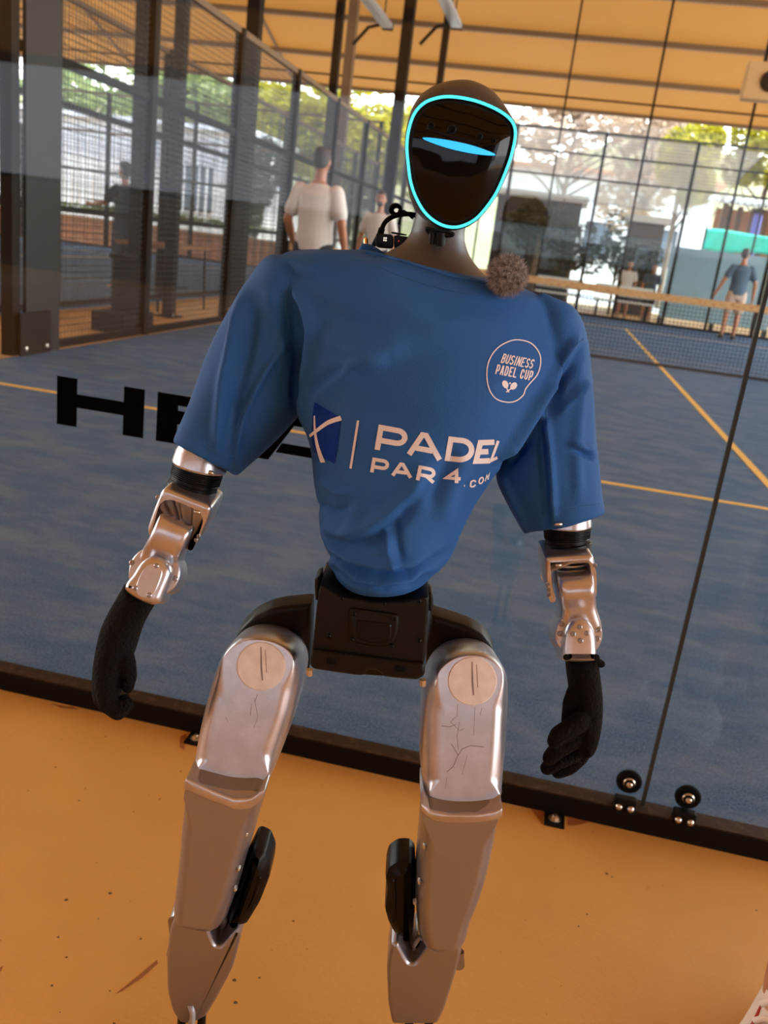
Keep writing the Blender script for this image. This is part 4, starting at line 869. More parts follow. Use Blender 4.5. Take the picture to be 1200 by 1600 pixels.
# collar band and stitching
def shirt_strip(name, L, w, m, lift=.0007, parent=None, dash=None):
    pts = cr_spline(L, 120); out = MB(); seg = np.concatenate([[0], np.cumsum(np.linalg.norm(np.diff(pts, axis=0), axis=1))]); tot = seg[-1]
    step = dash[0]+dash[1]; s = 0
    while s < tot:
        e = min(s+dash[0], tot); P = [np.array([np.interp(q, seg, pts[:, i]) for i in (0, 1)]) for q in (s, (s+e)/2, e)]
        W = [on_shirt(*p, lift=lift) for p in P]
        if all(x is not None for x in W) and max(np.linalg.norm(W[0]-W[1]), np.linalg.norm(W[1]-W[2])) < .01: out.add(tube(W, w, 5))
        s += step
    if out.v: obj(name, out.d, m, parent or shirt, kind='stuff')
for L in ([(459,417),(452,433),(446,475),(452,513),(463,552),(469,590),(472,628)], [(448,532),(425,563),(406,594),(394,624),(379,644),(371,667)], [(283,668),(308,686),(335,704),(366,714)], [(585,413),(615,427),(642,437),(672,446),(708,455),(748,460)],
          [(850,619),(855,663),(859,706),(863,761),(866,808)], [(912,529),(897,543),(872,580)], [(800,802),(825,812),(856,803)], [(868,793),(900,792),(938,787)], [(577,398),(610,408),(660,423),(710,437),(765,447)]):
    shirt_strip('stitching', L, .00045, M_stitch, .0003, dash=(3.2, 2.0))
cb = [on_shirt(u, v, .0005) for u, v in cr_spline([(572,396),(590,399),(625,408),(665,420),(705,432),(740,439),(768,445)], 40)]
cb = [p for p in cb if p is not None]
if len(cb) > 10: obj('collar', tube(cb, [.0022]*len(cb), 8), M_cloth, shirt, smooth=180)
cl = [U(u, v, .965) for u, v in ((563, 392), (568, 388), (576, 390), (588, 395), (600, 400))]
obj('collar_fold', tube(cl, [.003, .0055, .006, .005, .003], 10), M_cloth, shirt, smooth=180)

# ---- prints on the shirt
def arc(cx, cy, rx, ry, a0, a1, n=14): return [(cx+rx*math.cos(math.radians(a0+(a1-a0)*i/n)), cy+ry*math.sin(math.radians(a0+(a1-a0)*i/n))) for i in range(n+1)]
GL = {
 'P': [[(0,0),(0,1),(.62,1)]+arc(.68,.68,.32,.32,90,-90)+[(0,.36)]],
 'A': [[(0,0),(.43,1),(.57,1),(1,0)], [(.2,.27),(.8,.27)]],
 'D': [[(0,0),(0,1),(.5,1)]+arc(.5,.5,.5,.5,90,-90)+[(0,0),(0,.1)]],
 'E': [[(1,1),(0,1),(0,0),(1,0)], [(0,.5),(.9,.5)]],
 'L': [[(0,1),(0,0),(1,0)]],
 'R': [[(0,0),(0,1),(.62,1)]+arc(.68,.68,.32,.32,90,-90)+[(0,.36)], [(.5,.36),(1,0)]],
 '4': [[(.72,0),(.72,1),(0,.27),(1,.27)]],
 'C': [[(1,.68)]+arc(.5,.72,.5,.28,0,180,10)+arc(.5,.28,.5,.28,180,360,10)+[(1,.32)]], 'O': [arc(.5,.5,.5,.5,90,450,24)], 'M': [[(0,0),(0,1),(.5,.35),(1,1),(1,0)]],
 'B': [[(0,0),(0,1),(.5,1)]+arc(.55,.75,.4,.25,90,-90,8)+[(0,.5)], [(.5,.5)]+arc(.6,.25,.4,.25,90,-90,8)+[(0,0)]],
 'U': [[(0,1),(0,.3)]+arc(.5,.3,.5,.3,180,360,10)+[(1,1)]],
 'S': [arc(.5,.75,.5,.25,15,180,8)+arc(.5,.72,.5,.22,180,270,5)+arc(.5,.27,.5,.23,90,0,5)+arc(.5,.25,.5,.25,0,-165,8)],
 'I': [[(.5,0),(.5,1)]], 'N': [[(0,0),(0,1)], [(.02,.97),(.98,.03)], [(1,0),(1,1)]], '.': [[(.3,0),(.7,0)]], 'T': [[(0,1),(1,1)], [(.5,1),(.5,0)]]}
def stroke_quads(path, t, maxseg):
    """path in pixels -> ribbon of width t (pixels), mitred"""
    P = [np.array(path[0], float)]
    for q in path[1:]:
        q = np.array(q, float)
        if np.linalg.norm(q-P[-1]) > 1e-4: P.append(q)
    n = len(P)
    if n < 2: return []
    dirs = [(P[i+1]-P[i])/np.linalg.norm(P[i+1]-P[i]) for i in range(n-1)]; off = []
    for i in range(n):
        d0 = dirs[max(i-1, 0)]; d1 = dirs[min(i, n-2)]; n0 = np.array([-d0[1], d0[0]]); n1 = np.array([-d1[1], d1[0]]); m = n0+n1; ml = np.linalg.norm(m)
        m = n0 if ml < 1e-3 else m/ml; cosh_ = max(m@n0, .42); off.append(m*(t/2)/cosh_)
    quads = []
    for i in range(n-1):
        k = max(1, int(math.ceil(np.linalg.norm(P[i+1]-P[i])/maxseg)))
        for j in range(k):
            a, b = j/k, (j+1)/k
            pa, pb = P[i]*(1-a)+P[i+1]*a, P[i]*(1-b)+P[i+1]*b; oa, ob = off[i]*(1-a)+off[i+1]*a, off[i]*(1-b)+off[i+1]*b
            quads.append([pa+oa, pa-oa, pb-ob, pb+ob])
    return quads
def decal(name, quads, m, parent, proj, th=.0004, lift=.0006):
    mb = MB()
    for q in quads:
        A = [proj(p[0], p[1], lift) for p in q]
        if any(x is None for x in A): continue
        if max(np.linalg.norm(A[i]-A[(i+1) % len(A)]) for i in range(len(A))) > .02: continue
        n = len(A); mb.add((A, [tuple(range(n))]))
    if mb.v: return obj(name, mb.d, m, parent)
def glyph(ch, o, ex, ey, t, m, parent, proj, maxseg=2.2, lift=.0006, name='letter'):
    """o = pixel of the lower left corner; ex, ey = pixel vectors of width and height"""
    o, ex, ey = map(lambda z: np.array(z, float), (o, ex, ey)); q = []; lx, ly = np.linalg.norm(ex), np.linalg.norm(ey); ix, iy = t/2/lx, t/2/ly
    for path in GL[ch]:
        P = [o + ex*(ix+(1-2*ix)*x) + ey*(iy+(1-2*iy)*y) for x, y in path]
        # ends run out to the box
        if ch in 'PADRENLMIU4BT':
            for e, s in ((0, 1), (-1, -2)):
                yy = path[e][1]
                if yy in (0, 1) and path[s][1] != yy: dv = P[e]-P[s]; P[e] = P[e] + dv/np.linalg.norm(dv)*t/2
                elif yy in (0, 1) and path[s][1] == yy and path[e][0] in (0, 1): dv = P[e]-P[s]; P[e] = P[e] + dv/np.linalg.norm(dv)*t/2
        q += stroke_quads(P, t, maxseg)
    return decal(name, q, m, parent, proj, lift=lift)
# PADEL / PAR 4 .com
for ch, o, ex, ey in (('P', (585.5,702), (47,8.5), (6.5,-39)), ('A', (637.5,710), (51,9.5), (0,-39)), ('D', (694,719.5), (43,5), (7,-38)), ('E', (738,724.5), (26,-1), (9,-37)), ('L', (764,722.5), (12,-6), (12,-33))):
    glyph(ch, o, ex, ey, 8.4 if ch != 'L' else 4.4, M_print, shirt, on_shirt)
for ch, o, ex, ey in (('P', (578.5,737.5), (27,4.5), (4,-23)), ('A', (612.5,743), (31,4.5), (0,-22.5)), ('R', (650,750), (27,5), (4.5,-23)), ('4', (695,753), (27,2), (0,-21))):
    glyph(ch, o, ex, ey, 5.5, M_print, shirt, on_shirt)
glyph('.', (722,760), (6,0), (0,-3), 3.0, M_print, shirt, on_shirt)
glyph('C', (733,762), (9.5,-1.5), (1.5,-12), 2.4, M_print, shirt, on_shirt); glyph('O', (746,757), (8.5,-2), (2,-11.5), 2.1, M_print, shirt, on_shirt); glyph('M', (756.5,752), (6,-3.5), (3,-11), 1.8, M_print, shirt, on_shirt)
decal('divider', stroke_quads([(560,657),(548.3,732)], 3.6, 3), M_print, shirt, on_shirt)
# emblem: blue field with two crossing pale strokes
L_ = cr_spline([(492,628),(489,650),(487.5,675),(489,700),(491,706)], 14); R_e = cr_spline([(533.5,653),(531,675),(528,700),(525.5,712),(523,724.5)], 14); q = []
for i in range(13):
    for j in range(12):
        f0, f1 = j/12, (j+1)/12; q.append([L_[i]*(1-f0)+R_e[i]*f0, L_[i+1]*(1-f0)+R_e[i+1]*f0, L_[i+1]*(1-f1)+R_e[i+1]*f1, L_[i]*(1-f1)+R_e[i]*f1])
emb = decal('emblem', q, M_navyp, shirt, on_shirt, lift=.0006)
q = []
A_ = cr_spline([(534,653),(514,660),(498,671),(485,681)], 16)
for i in range(15):
    w0, w1 = 3.6-1.6*i/15, 3.6-1.6*(i+1)/15; q.append([A_[i]+(-.4*w0, -w0), A_[i]+(.4*w0, w0), A_[i+1]+(.4*w1, w1), A_[i+1]+(-.4*w1, -w1)])
B_ = cr_spline([(492.5,649),(493,668),(496,690),(501,708),(506,722)], 16)
for i in range(15):
    w0, w1 = .8+2.9*i/15, .8+2.9*(i+1)/15; q.append([B_[i]+(-w0, .2*w0), B_[i]+(w0, 0), B_[i+1]+(w1, 0), B_[i+1]+(-w1, .2*w1)])
decal('emblem_stroke', q, M_print, shirt, on_shirt, lift=.0011)
# badge
bo = cr_spline([(760.3,584),(764.5,562),(777,544),(796,533),(812,531.3),(830,537),(842,552),(844,568),(839,585),(829,597),(821,607),(817,617),(806,626),(792,628.3),(775,623),(764,608)], 90, True)
decal('badge_outline', stroke_quads(list(bo)+[bo[0]], 1.7, 3), M_print, shirt, on_shirt)
def word(txt, o, adv, ex, ey, t):
    o = np.array(o, float)
    for ch in txt:
        if ch != ' ': glyph(ch, o, np.array(ex)*(0.5 if ch == 'I' else 1), ey, t, M_print, shirt, on_shirt, maxseg=1.6)
        o = o + np.array(adv)*(0.6 if ch in ' I' else 1)
word('BUSINESS', (781.3,566.8), (6.6,1.28), (5.5,1.05), (5.6,-14.2), 1.75)
word('PADEL CUP', (773,584.2), (6.75,1.25), (5.4,1.0), (4.0,-14.8), 1.9)
def fan(c, pts): return [[np.array(c), np.array(pts[i]), np.array(pts[(i+1) % len(pts)])] for i in range(len(pts))]
def rot_ell(c, a, b, ang, n=20): return [(c[0]+a*math.cos(t)*math.cos(ang)-b*math.sin(t)*math.sin(ang), c[1]+a*math.cos(t)*math.sin(ang)+b*math.sin(t)*math.cos(ang)) for t in [2*math.pi*i/n for i in range(n)]]
q = fan((789, 600.5), rot_ell((789, 600.5), 6.3, 4.6, math.radians(65))) + fan((802, 603), rot_ell((802, 603), 6.3, 4.6, math.radians(-48))) + fan((796.3, 598.8), rot_ell((796.3, 598.8), 1.5, 1.5, 0))
q += stroke_quads([(791,606),(794.5,613)], 1.8, 2) + stroke_quads([(798,607),(790.3,612.5)], 1.8, 2)
decal('racket_icon', q, M_print, shirt, on_shirt)

# ---- arms
def tilt(deg): a = math.radians(deg); return FH*math.cos(a) - ZH*math.sin(a)
def tslab(name, pts, v_ref, d_ref, deg, prof, m, parent, n=96, smooth=True, sm=45, wfun=None):
    """slab whose front plane leans: normal tilted up by deg, passing through distance d_ref at image row v_ref"""
    dv = tilt(deg); P = outline(pts, n, smooth); c0 = U(np.mean(P[:, 0]), v_ref, d_ref); W = []
    for u, v in P: r = ray(u, v); W.append(CAM + r*(((c0-CAM)@dv)/(r@dv)))
    W = np.array(W); c = W.mean(0); ex = RT-dv*(RT@dv); ex /= np.linalg.norm(ex); ey = np.cross(dv, ex); q = np.stack([(W-c)@ex, (W-c)@ey], 1); rings = []
    wgt = np.ones((len(q), 1)) if wfun is None else np.array([[wfun(u, v)] for u, v in P])
    for dd, ins in prof: qq = inset2(q, ins); qq = q + (qq-q)*wgt; rings.append([c+qq[i, 0]*ex+qq[i, 1]*ey+dd*dv for i in range(len(qq))])
    o = obj(name, loft(rings), m, parent, smooth=sm)
    def on(u, v, lift=0.0): r = ray(u, v); return CAM + r*((((c0-CAM)@dv)+prof[0][0]-lift)/(r@dv))
    return o, on, dv
def arm(S):
    ua = limb('upper_arm', *S['bel'], [(0, .96), (0.02, 1.0)] + [(.04+.085*i+dx, k) for i in range(6) for dx, k in ((0, 1.0), (.025, 1.0), (.035, .93), (.075, .93))] + [(.57, .95), (.75, .95), (.76, .98), (.80, .98), (.81, .94), (1.0, .94)], M_bplast2, robot)
    limb('cuff', *S['cuff'], [(0, .90), (.3, .94), (.55, 1.0), (.93, 1.0), (1, .96)], M_silver, ua)
    obj('cuff_latch', tube([U(*p, S['cuff'][4]-.046) for p in S['latch']], .0022, 8), M_steel, ua, smooth=180)
    c = limb('clamp_collar', *S['clamp'], [(0, .97), (.06, 1.0), (.30, 1.0), (.32, .985), (.94, .985), (1, .95)], M_bplast2, ua)
    limb('clamp_ring', S['clamp'][2], S['clamp'][3], tuple(np.array(S['clamp'][2])+S['rdv']), tuple(np.array(S['clamp'][3])+S['rdv']), S['clamp'][5], S['clamp'][5], [(0, .94), (.1, 1.0), (1, 1.0)], M_steel, ua)
    fa = obj('forearm', loft(rings_loft(S['link'], 34, n=56)), M_silver, robot, smooth=50)
    obj('elbow_fork', slab(S['fork'], S['fd'], fillet(.066, .006), 120, smooth=False), M_silver, fa, smooth=40)
    obj('fork_pin', tube([U(*p, S['fd']-.0008) for p in S['pin']], .0018, 8), M_steel, fa, smooth=180)
    for p in S['fbolts']: bolt(*p, S['fd']-.001, fa, .0018)
    dk = face_puck('wrist_disc', *S['disc'], S['dd'], .040, M_silver, fa, dirv=tilt(22), n=48, bev=.0015)
    for p in S['dbolts']:
        r = ray(*p); q = CAM + r*(((U(*S['disc'][:2], S['dd'])-CAM)@tilt(22))/(r@tilt(22))); obj('bolt', lathe(q, -tilt(22), [(-.002, .0033), (.0004, .0033), (.0008, .0026), (.0014, .002), (.0014, .0012), (.0002, .001)], 14), M_silver2, fa, smooth=30)
    wv = np.mean([p[1] for p in S['wrist']]); wr, won, wdv = tslab('wrist_housing', S['wrist'], wv, S['wd'], 22, fillet(.050, .0085), M_silver, fa, 96, sm=50)
    if S.get('oval'): tslab('housing_panel', S['oval'], wv, S['wd']-.0008, 22, [(0, .001), (.0006, 0), (.004, 0)], M_silver, fa, 48, sm=30)
    for p in S['wbolts']: obj('bolt', lathe(won(*p, .0006), -wdv, [(-.002, .003), (.0004, .003), (.0008, .0024), (.0014, .0018), (.0014, .001), (.0002, .0008)], 14), M_silver2, fa, smooth=30)
    for p in S.get('holes', []): obj('screw_hole', lathe(won(*p, .0003), -wdv, [(-.002, .0034), (.0004, .0034)], 14), M_rubber, fa)
    obj('glove', union_remesh('glove', S['glove'], .0022, 4), M_glove, robot, smooth=180, label='black knitted glove')
def fing(pts, rs): return chain([U(u, v, d) for u, v, d in pts], rs, 14)
armL = dict(cuff=((285,674),(356,702),(271,713),(351,748),.955,.953), latch=[(326,737),(334,740)], bel=((272,718),(347,748),(263,752),(338,776),.953,.95), clamp=((263,748),(336,776),(257,766),(331,794),.951,.948), rdv=(-1, 3),
  link=[((266,786),(307,803),.938,.006,6), ((261,789),(311,810),.930,.022,6), ((257,797),(310,819),.923,.030,6), ((249,814),(302,837),.920,.033,6), ((238,836),(291,858),.920,.031,6), ((228,852),(286,872),.924,.027,5), ((214,872),(282,890),.923,.025,5), ((206,893),(277,908),.923,.022,5), ((212,912),(262,922),.923,.012,5)],
  fork=[(255,764),(262,764),(326,789),(331,795),(326,812),(314,838),(301,858),(294,863),(294,853),(303,831),(309,815),(309,808),(305,804),(266,788),(260,788),(256,794),(251,815),(245,838),(236,842),(230,837),(229,826),(238,800),(249,772)], fd=.905, pin=[(304,799),(313,801)], fbolts=[(246,777),(306,844),(310,838)],
  disc=(241,893,40), dd=.895, dbolts=[(245,858),(263,864),(206,879),(274,904)], wrist=[(240,867),(254,872),(265,884),(267,897),(260,914),(253,930),(249,941),(236,946),(218,940),(203,931),(191,920),(195,910),(205,899),(213,884),(225,872)], wd=.874,
  oval=[(240,880),(250,883),(255,893),(249,911),(242,927),(232,935),(220,935),(211,926),(212,914),(223,889),(231,881)], wbolts=[(244.5,884),(211.5,919),(233.5,930)],
  glove=[loft(rings_loft([((195,912),(246,936),.902,.021), ((186,928),(240,948),.902,.025), ((172,952),(231,963),.900,.027), ((160,978),(221,984),.897,.030), ((154,1004),(212,1012),.893,.035), ((150,1035),(203,1038),.888,.038), ((149,1062),(196,1064),.884,.036), ((151,1082),(188,1084),.882,.030), ((158,1094),(180,1096),.881,.016)], 30)),
     fing([(163,1066,.855),(166,1092,.850),(180,1109,.848),(194,1104,.850)], [.0105,.0100,.0092,.0078]), fing([(160,1070,.874),(166,1099,.870),(184,1113,.868),(198,1103,.870)], [.0108,.0102,.0094,.008]),
     fing([(160,1072,.895),(166,1098,.892),(184,1111,.890),(197,1098,.892)], [.0106,.0100,.0092,.0078]), fing([(162,1070,.915),(168,1092,.914),(184,1102,.912),(194,1092,.912)], [.0098,.0090,.0082,.0070]),
     fing([(190,1012,.885),(199,1036,.872),(202,1056,.868),(200,1074,.868)], [.0120,.0098,.0088,.0070])])
armR = dict(cuff=((852,790),(922,788),(847,823),(924,821),.960,.958), latch=[(866,819),(878,819)], bel=((849,826),(923,824),(851,856),(921,853),.958,.955), clamp=((850,851),(924,849),(852,874),(926,869),.956,.953), rdv=(0, 3),
  link=[((874,884),(916,881),.944,.006,6), ((868,886),(921,883),.936,.022,6), ((866,896),(922,892),.929,.030,6), ((868,914),(924,909),.926,.033,6), ((871,935),(927,929),.929,.029,5), ((871,951),(929,944),.928,.027,5), ((870,972),(936,966),.927,.025,5), ((872,995),(937,990),.927,.022,5), ((880,1012),(930,1010),.927,.012,5)],
  fork=[(852,871),(862,871),(922,867),(928,870),(932,890),(933,915),(930,932),(925,936),(924,925),(924,905),(922,887),(918,882),(870,886),(864,889),(864,905),(866,930),(866,943),(860,938),(855,920),(852,895)], fd=.911, pin=[(867,883),(877,883)], fbolts=[(930,884),(857,922),(858,929),(856,913)],
  holes=[(885,1027),(932,1027)], disc=(905,990,37), dd=.900, dbolts=[(902,958),(917,960.5),(930,969),(935,984),(888,963),(877,975),(875,990),(880,1004),(933.5,998)], wrist=[(907,964),(921,969),(930,981),(934,1000),(935,1030),(930,1034),(908,1035),(885,1034),(881,1030),(882,1005),(884,985),(893,970)], wd=.880,
  wbolts=[(905.5,979.5),(895.5,990.5),(917,989.5),(907,1001)],
  glove=[loft(rings_loft([((884,1026),(934,1026),.908,.022), ((884,1042),(936,1042),.908,.025), ((887,1065),(939,1067),.906,.027), ((890,1088),(941,1090),.903,.030), ((890,1112),(940,1114),.899,.035), ((892,1136),(936,1136),.894,.037), ((896,1158),(929,1156),.890,.034), ((900,1172),(920,1170),.888,.020)], 30)),
     fing([(905,1128,.868),(886,1140,.862),(872,1148,.860),(866,1158,.862)], [.0115,.0105,.0098,.0085]), fing([(910,1142,.876),(890,1160,.868),(870,1172,.866),(859,1184,.868)], [.0118,.0108,.0100,.0088]),
     fing([(916,1152,.890),(896,1178,.884),(870,1190,.882),(855,1200,.884)], [.0116,.0106,.0098,.0086]), fing([(918,1158,.908),(906,1182,.906),(890,1198,.904),(872,1206,.904)], [.0112,.0104,.0096,.0084]),
     fing([(900,1082,.895),(892,1098,.890),(889,1112,.888),(886,1126,.886)], [.0110,.0095,.0085,.0070])])
arm(armL); arm(armR)
kn = U(936, 1033, .90); obj('glove_strap', cone(kn-RH*.006, kn+RH*.003-ZH*.003, .0055, .0045, 12), M_glove, robot, smooth=180)

# ---- pelvis
pv = obj('pelvis', slab([(500,913),(530,931),(580,940),(630,940),(668,931),(671,940),(668,985),(664,1036),(658,1058),(646,1062),(600,1058),(552,1055),(492,1046),(485,1038),(489,1000),(494,950)], .868, fillet(.085, .004, .012), 96, smooth=False), M_bplast, robot, smooth=35)
obj('front_plate', slab([(548,951),(585,956),(620,961),(624,967),(622,990),(614,1008),(600,1013),(572,1010),(552,1004),(545,990),(544,957)], .8635, [(0, .003), (.0015, .0006), (.003, 0), (.01, 0)], 64, smooth=False), M_bplast, pv, smooth=30)
obj('front_recess', slab([(556,968),(612,975),(610,1000),(596,1006),(575,1004),(558,998)], .8622, [(0, .0012), (.001, 0), (.006, 0)], 48, smooth=False), M_bplast2, pv, smooth=30)
obj('lower_bar', slab([(488,1016),(520,1020),(580,1028),(640,1036),(664,1037),(664,1056),(652,1064),(600,1059),(592,1050),(575,1047),(568,1057),(552,1056),(490,1047),(483,1040)], .862, [(0, .003), (.0015, .0008), (.003, 0), (.02, 0)], 96, smooth=False), M_bplast, pv, smooth=30)
for (a, b, c, d) in ((510,1028,526,1040), (617,1040,634,1052)): obj('socket', slab([(a,b),(c,b+2),(c,d),(a,d-2)], .8612, [(0, .0006), (.0008, 0), (.004, 0)], 32, smooth=False), M_rubber, pv)
for p in ((553,960),(617,968),(550,1000),(612,1010),(514,994),(655,1002),(534,936),(600,944),(655,940)): bolt(*p, .8625, pv, .0018, m=M_bplast2)
obj('side_ear', slab([(491,905),(501,898),(502,938),(492,940)], .885, fillet(.03, .003), 40, smooth=False), M_bplast, pv, smooth=35)
obj('side_ear', slab([(669,926),(677,930),(677,958),(668,955)], .885, fillet(.03, .003), 40, smooth=False), M_bplast, pv, smooth=35)
M_vent = mat('brown_vent_plate', (0.035, 0.020, 0.012), 0.4)
vp = obj('vent_plate', slab([(502,905),(506,888),(514,882),(540,890),(560,925),(530,926)], .945, fillet(.012, .002), 48, smooth=False), M_vent, pv, smooth=35)
obj('vent_plate', slab([(650,905),(662,908),(668,922),(668,932),(640,930)], .945, fillet(.012, .002), 48, smooth=False), M_vent, pv, smooth=35)
mb = MB()
for (u0, v0, nx, ny) in ((511, 888, 3, 4), (508, 906, 3, 3), (654, 914, 3, 4)):
    for i in range(nx):
        for j in range(ny): c = U(u0+i*3.6, v0+j*3.4, .9445); mb.add(lathe(c, FH, [(0, .0009), (.001, .0009)], 8))
obj('vent_hole', mb.d, M_rubber, vp, kind='stuff')
obj('hip_arm', slab([(487,944),(440,949),(421,953),(395,965),(374,985),(362,1010),(358,1030),(400,1060),(470,1056),(483,1048)], .962, fillet(.04, .006), 80, smooth=False), M_bplast, robot, smooth=40)
obj('hip_arm', slab([(674,962),(700,970),(736,982),(756,994),(770,1012),(776,1035),(740,1070),(682,1066),(665,1056),(666,1010)], .962, fillet(.04, .006), 80, smooth=False), M_bplast, robot, smooth=40)
for p, s in (((484,1046), .9), ((661,1062), .9)): obj('hip_bolt', cyl(U(*p, .872), U(p[0], p[1]+9, .872), .004, n=6), M_steel, robot)

# ---- legs
def leg(S):
    PF = [(-.036, .0262), (-.036, .0225), (-.036, .0195), (-.0353, .016), (-.0335, .012), (-.0295, .0075), (-.023, .0032), (-.013, .0006), (0, 0), (.062, 0), (.074, .010)]
    th, on, dv = tslab('thigh', S['thigh'], 1000, .915, 15, PF, M_silver, robot, n=128, wfun=lambda u, v: .22+.78*min(1, max(0, (v-S['vt']-30)/55))-.75*min(1, max(0, (v-S['vb']+34)/22)))
    c = on(*S['disc'][:2]); r = S['disc'][2]*((c-CAM)@FW)/FPX
    obj('hip_cap', lathe(c, -dv, [(-.004, r+.0005), (.0002, r+.0005), (.0003, r), (.0012, r-.0006), (.0014, r-.003), (.0014, r*.1)], 56), M_disc, th, smooth=30)
    mb = MB()
    for L, w in S['scr']:
        for qd in stroke_quads(L, w, 6): mb.add(([on(p[0], p[1], .0002 if not S.get('x') else .0002) for p in qd], [(0,1,2,3)]))
    obj('scratch', mb.d, M_scr, th)
    obj('cap_scratch', MB().add(([on(S['disc'][0]+x, S['disc'][1]+y, .0016) for x, y in ((-1,-30),(.5,-30),(1.5,0),(3,22),(1,22),(-1,2))], [tuple(range(6))])).add(([on(S['disc'][0]+x, S['disc'][1]+y, .0016) for x, y in ((6,-26),(7,-26),(9,10),(8,10))], [(0,1,2,3)])).d, M_scr, th)
    PL = [(-.034, .0185), (-.034, .0172), (-.034, .016), (-.0334, .0135), (-.0315, .0105), (-.027, .0066), (-.020, .003), (-.010, .0005), (0, 0), (.040, 0), (.052, .012)]
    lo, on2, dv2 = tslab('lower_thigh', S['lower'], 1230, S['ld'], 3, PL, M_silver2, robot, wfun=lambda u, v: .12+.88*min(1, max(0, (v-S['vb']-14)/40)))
    PB = [(-.0375, .0022), (-.0365, .0008), (-.034, 0), (.036, 0), (.048, .003)]
    tslab('thigh_band', S['band'], 1230, S['ld'], 3, PB, M_silver, lo, smooth=False, n=80)
    for p in S['lb']: obj('bolt', lathe(on2(*p, -.012), -dv2, [(0, .0022), (.006, .0022), (.008, .001)], 10), M_steel, lo)
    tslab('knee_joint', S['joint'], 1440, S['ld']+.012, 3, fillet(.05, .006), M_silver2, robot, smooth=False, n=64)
    ka, _, _ = tslab('knee_actuator', S['act'], 1400, S['ld']-.012, 0, [(0, .012), (.004, .006), (.010, .001), (.016, 0), (.05, 0), (.056, .004)], M_bplast2, robot, smooth=False, n=96, sm=20)
    tslab('actuator_ridge', S['actr'], 1400, S['ld']-.0135, 0, [(0, .003), (.002, .0005), (.008, 0)], M_bplast2, ka, smooth=False, n=48, sm=20)
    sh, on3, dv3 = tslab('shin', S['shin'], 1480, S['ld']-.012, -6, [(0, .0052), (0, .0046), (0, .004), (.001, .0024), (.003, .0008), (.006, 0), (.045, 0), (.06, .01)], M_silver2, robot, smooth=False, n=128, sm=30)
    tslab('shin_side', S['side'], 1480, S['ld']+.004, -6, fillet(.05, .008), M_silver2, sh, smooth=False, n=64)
    # ankle rods and foot on the floor
    a0 = U(*S['ank'], S['ld']+.012); foot_c = np.array([a0[0], a0[1], FLOOR_Z]) + FH*.01
    for s in (-1, 1): obj('ankle_rod', cyl(a0+RH*s*.012+ZH*.05, np.array([foot_c[0], foot_c[1], FLOOR_Z+.045])+RH*s*.014, .0055, n=12), M_bplast2, robot, smooth=40)
    obj('ankle_cable', tube([a0+RH*.004*math.sin(i)-FH*.012+ZH*(.05-.012*i) for i in range(6)], .004, 8), M_grey, robot, smooth=180)
    fr = []
    for z, k in ((0, .96), (.004, 1.0), (.022, .98), (.034, .80), (.046, .45)):
        fr.append([foot_c + RH*(.034*k*math.copysign(abs(math.cos(q))**.7, math.cos(q))) - FH*(.095*k*math.copysign(abs(math.sin(q))**.8, math.sin(q))+.028*k) + ZH*(z+.0005) for q in [2*math.pi*i/32 for i in range(32)]])
    obj('foot', loft(fr), M_bplast, robot, smooth=50)
leg(dict(thigh=[(410,984),(440,990),(462,1004),(474,1026),(475,1050),(469,1078),(459,1117),(444,1160),(431,1196),(417,1224),(376,1224),(332,1210),(306,1196),(311,1160),(318,1126),(328,1085),(338,1052),(349,1022),(366,998),(388,986)], disc=(408,1041,38),
  scr=[([(402,1085),(398,1098)],1),([(393,1100),(391,1118)],.8),([(397,1090),(403,1120),(396,1138)],.6),([(374,1020),(378,1036)],.8),([(352,1120),(356,1128)],.5)],
  lower=[(302,1190),(340,1200),(376,1208),(421,1206),(413,1245),(405,1270),(394,1310),(386,1332),(376,1373),(362,1410),(352,1434),(330,1440),(300,1432),(273,1428),(277,1390),(283,1340),(289,1270),(296,1220)], ld=.852, vt=984, vb=1206,
  band=[(303,1188),(340,1206),(376,1220),(400,1219),(424,1204),(421,1219),(402,1236),(378,1238),(336,1222),(298,1205)], lb=[(386,1300),(374,1354),(369,1385)],
  joint=[(328,1432),(352,1420),(356,1444),(346,1462),(334,1456)], act=[(392,1336),(397,1333),(413,1340),(421,1361),(419,1381),(404,1420),(384,1453),(370,1456),(353,1451),(360,1420),(366,1395),(380,1360)], actr=[(404,1372),(408,1370),(402,1400),(392,1422),(388,1424),(396,1398)],
  shin=[(285,1420),(290,1418),(316,1428),(322,1440),(332,1470),(338,1481),(346,1479),(356,1468),(372,1450),(376,1462),(370,1490),(362,1518),(340,1560),(322,1590),(300,1602),(280,1600),(268,1582),(260,1550),(259,1500),(264,1455),(272,1440)],
  side=[(262,1440),(272,1432),(276,1470),(268,1500),(262,1470)], ank=(298,1606)))
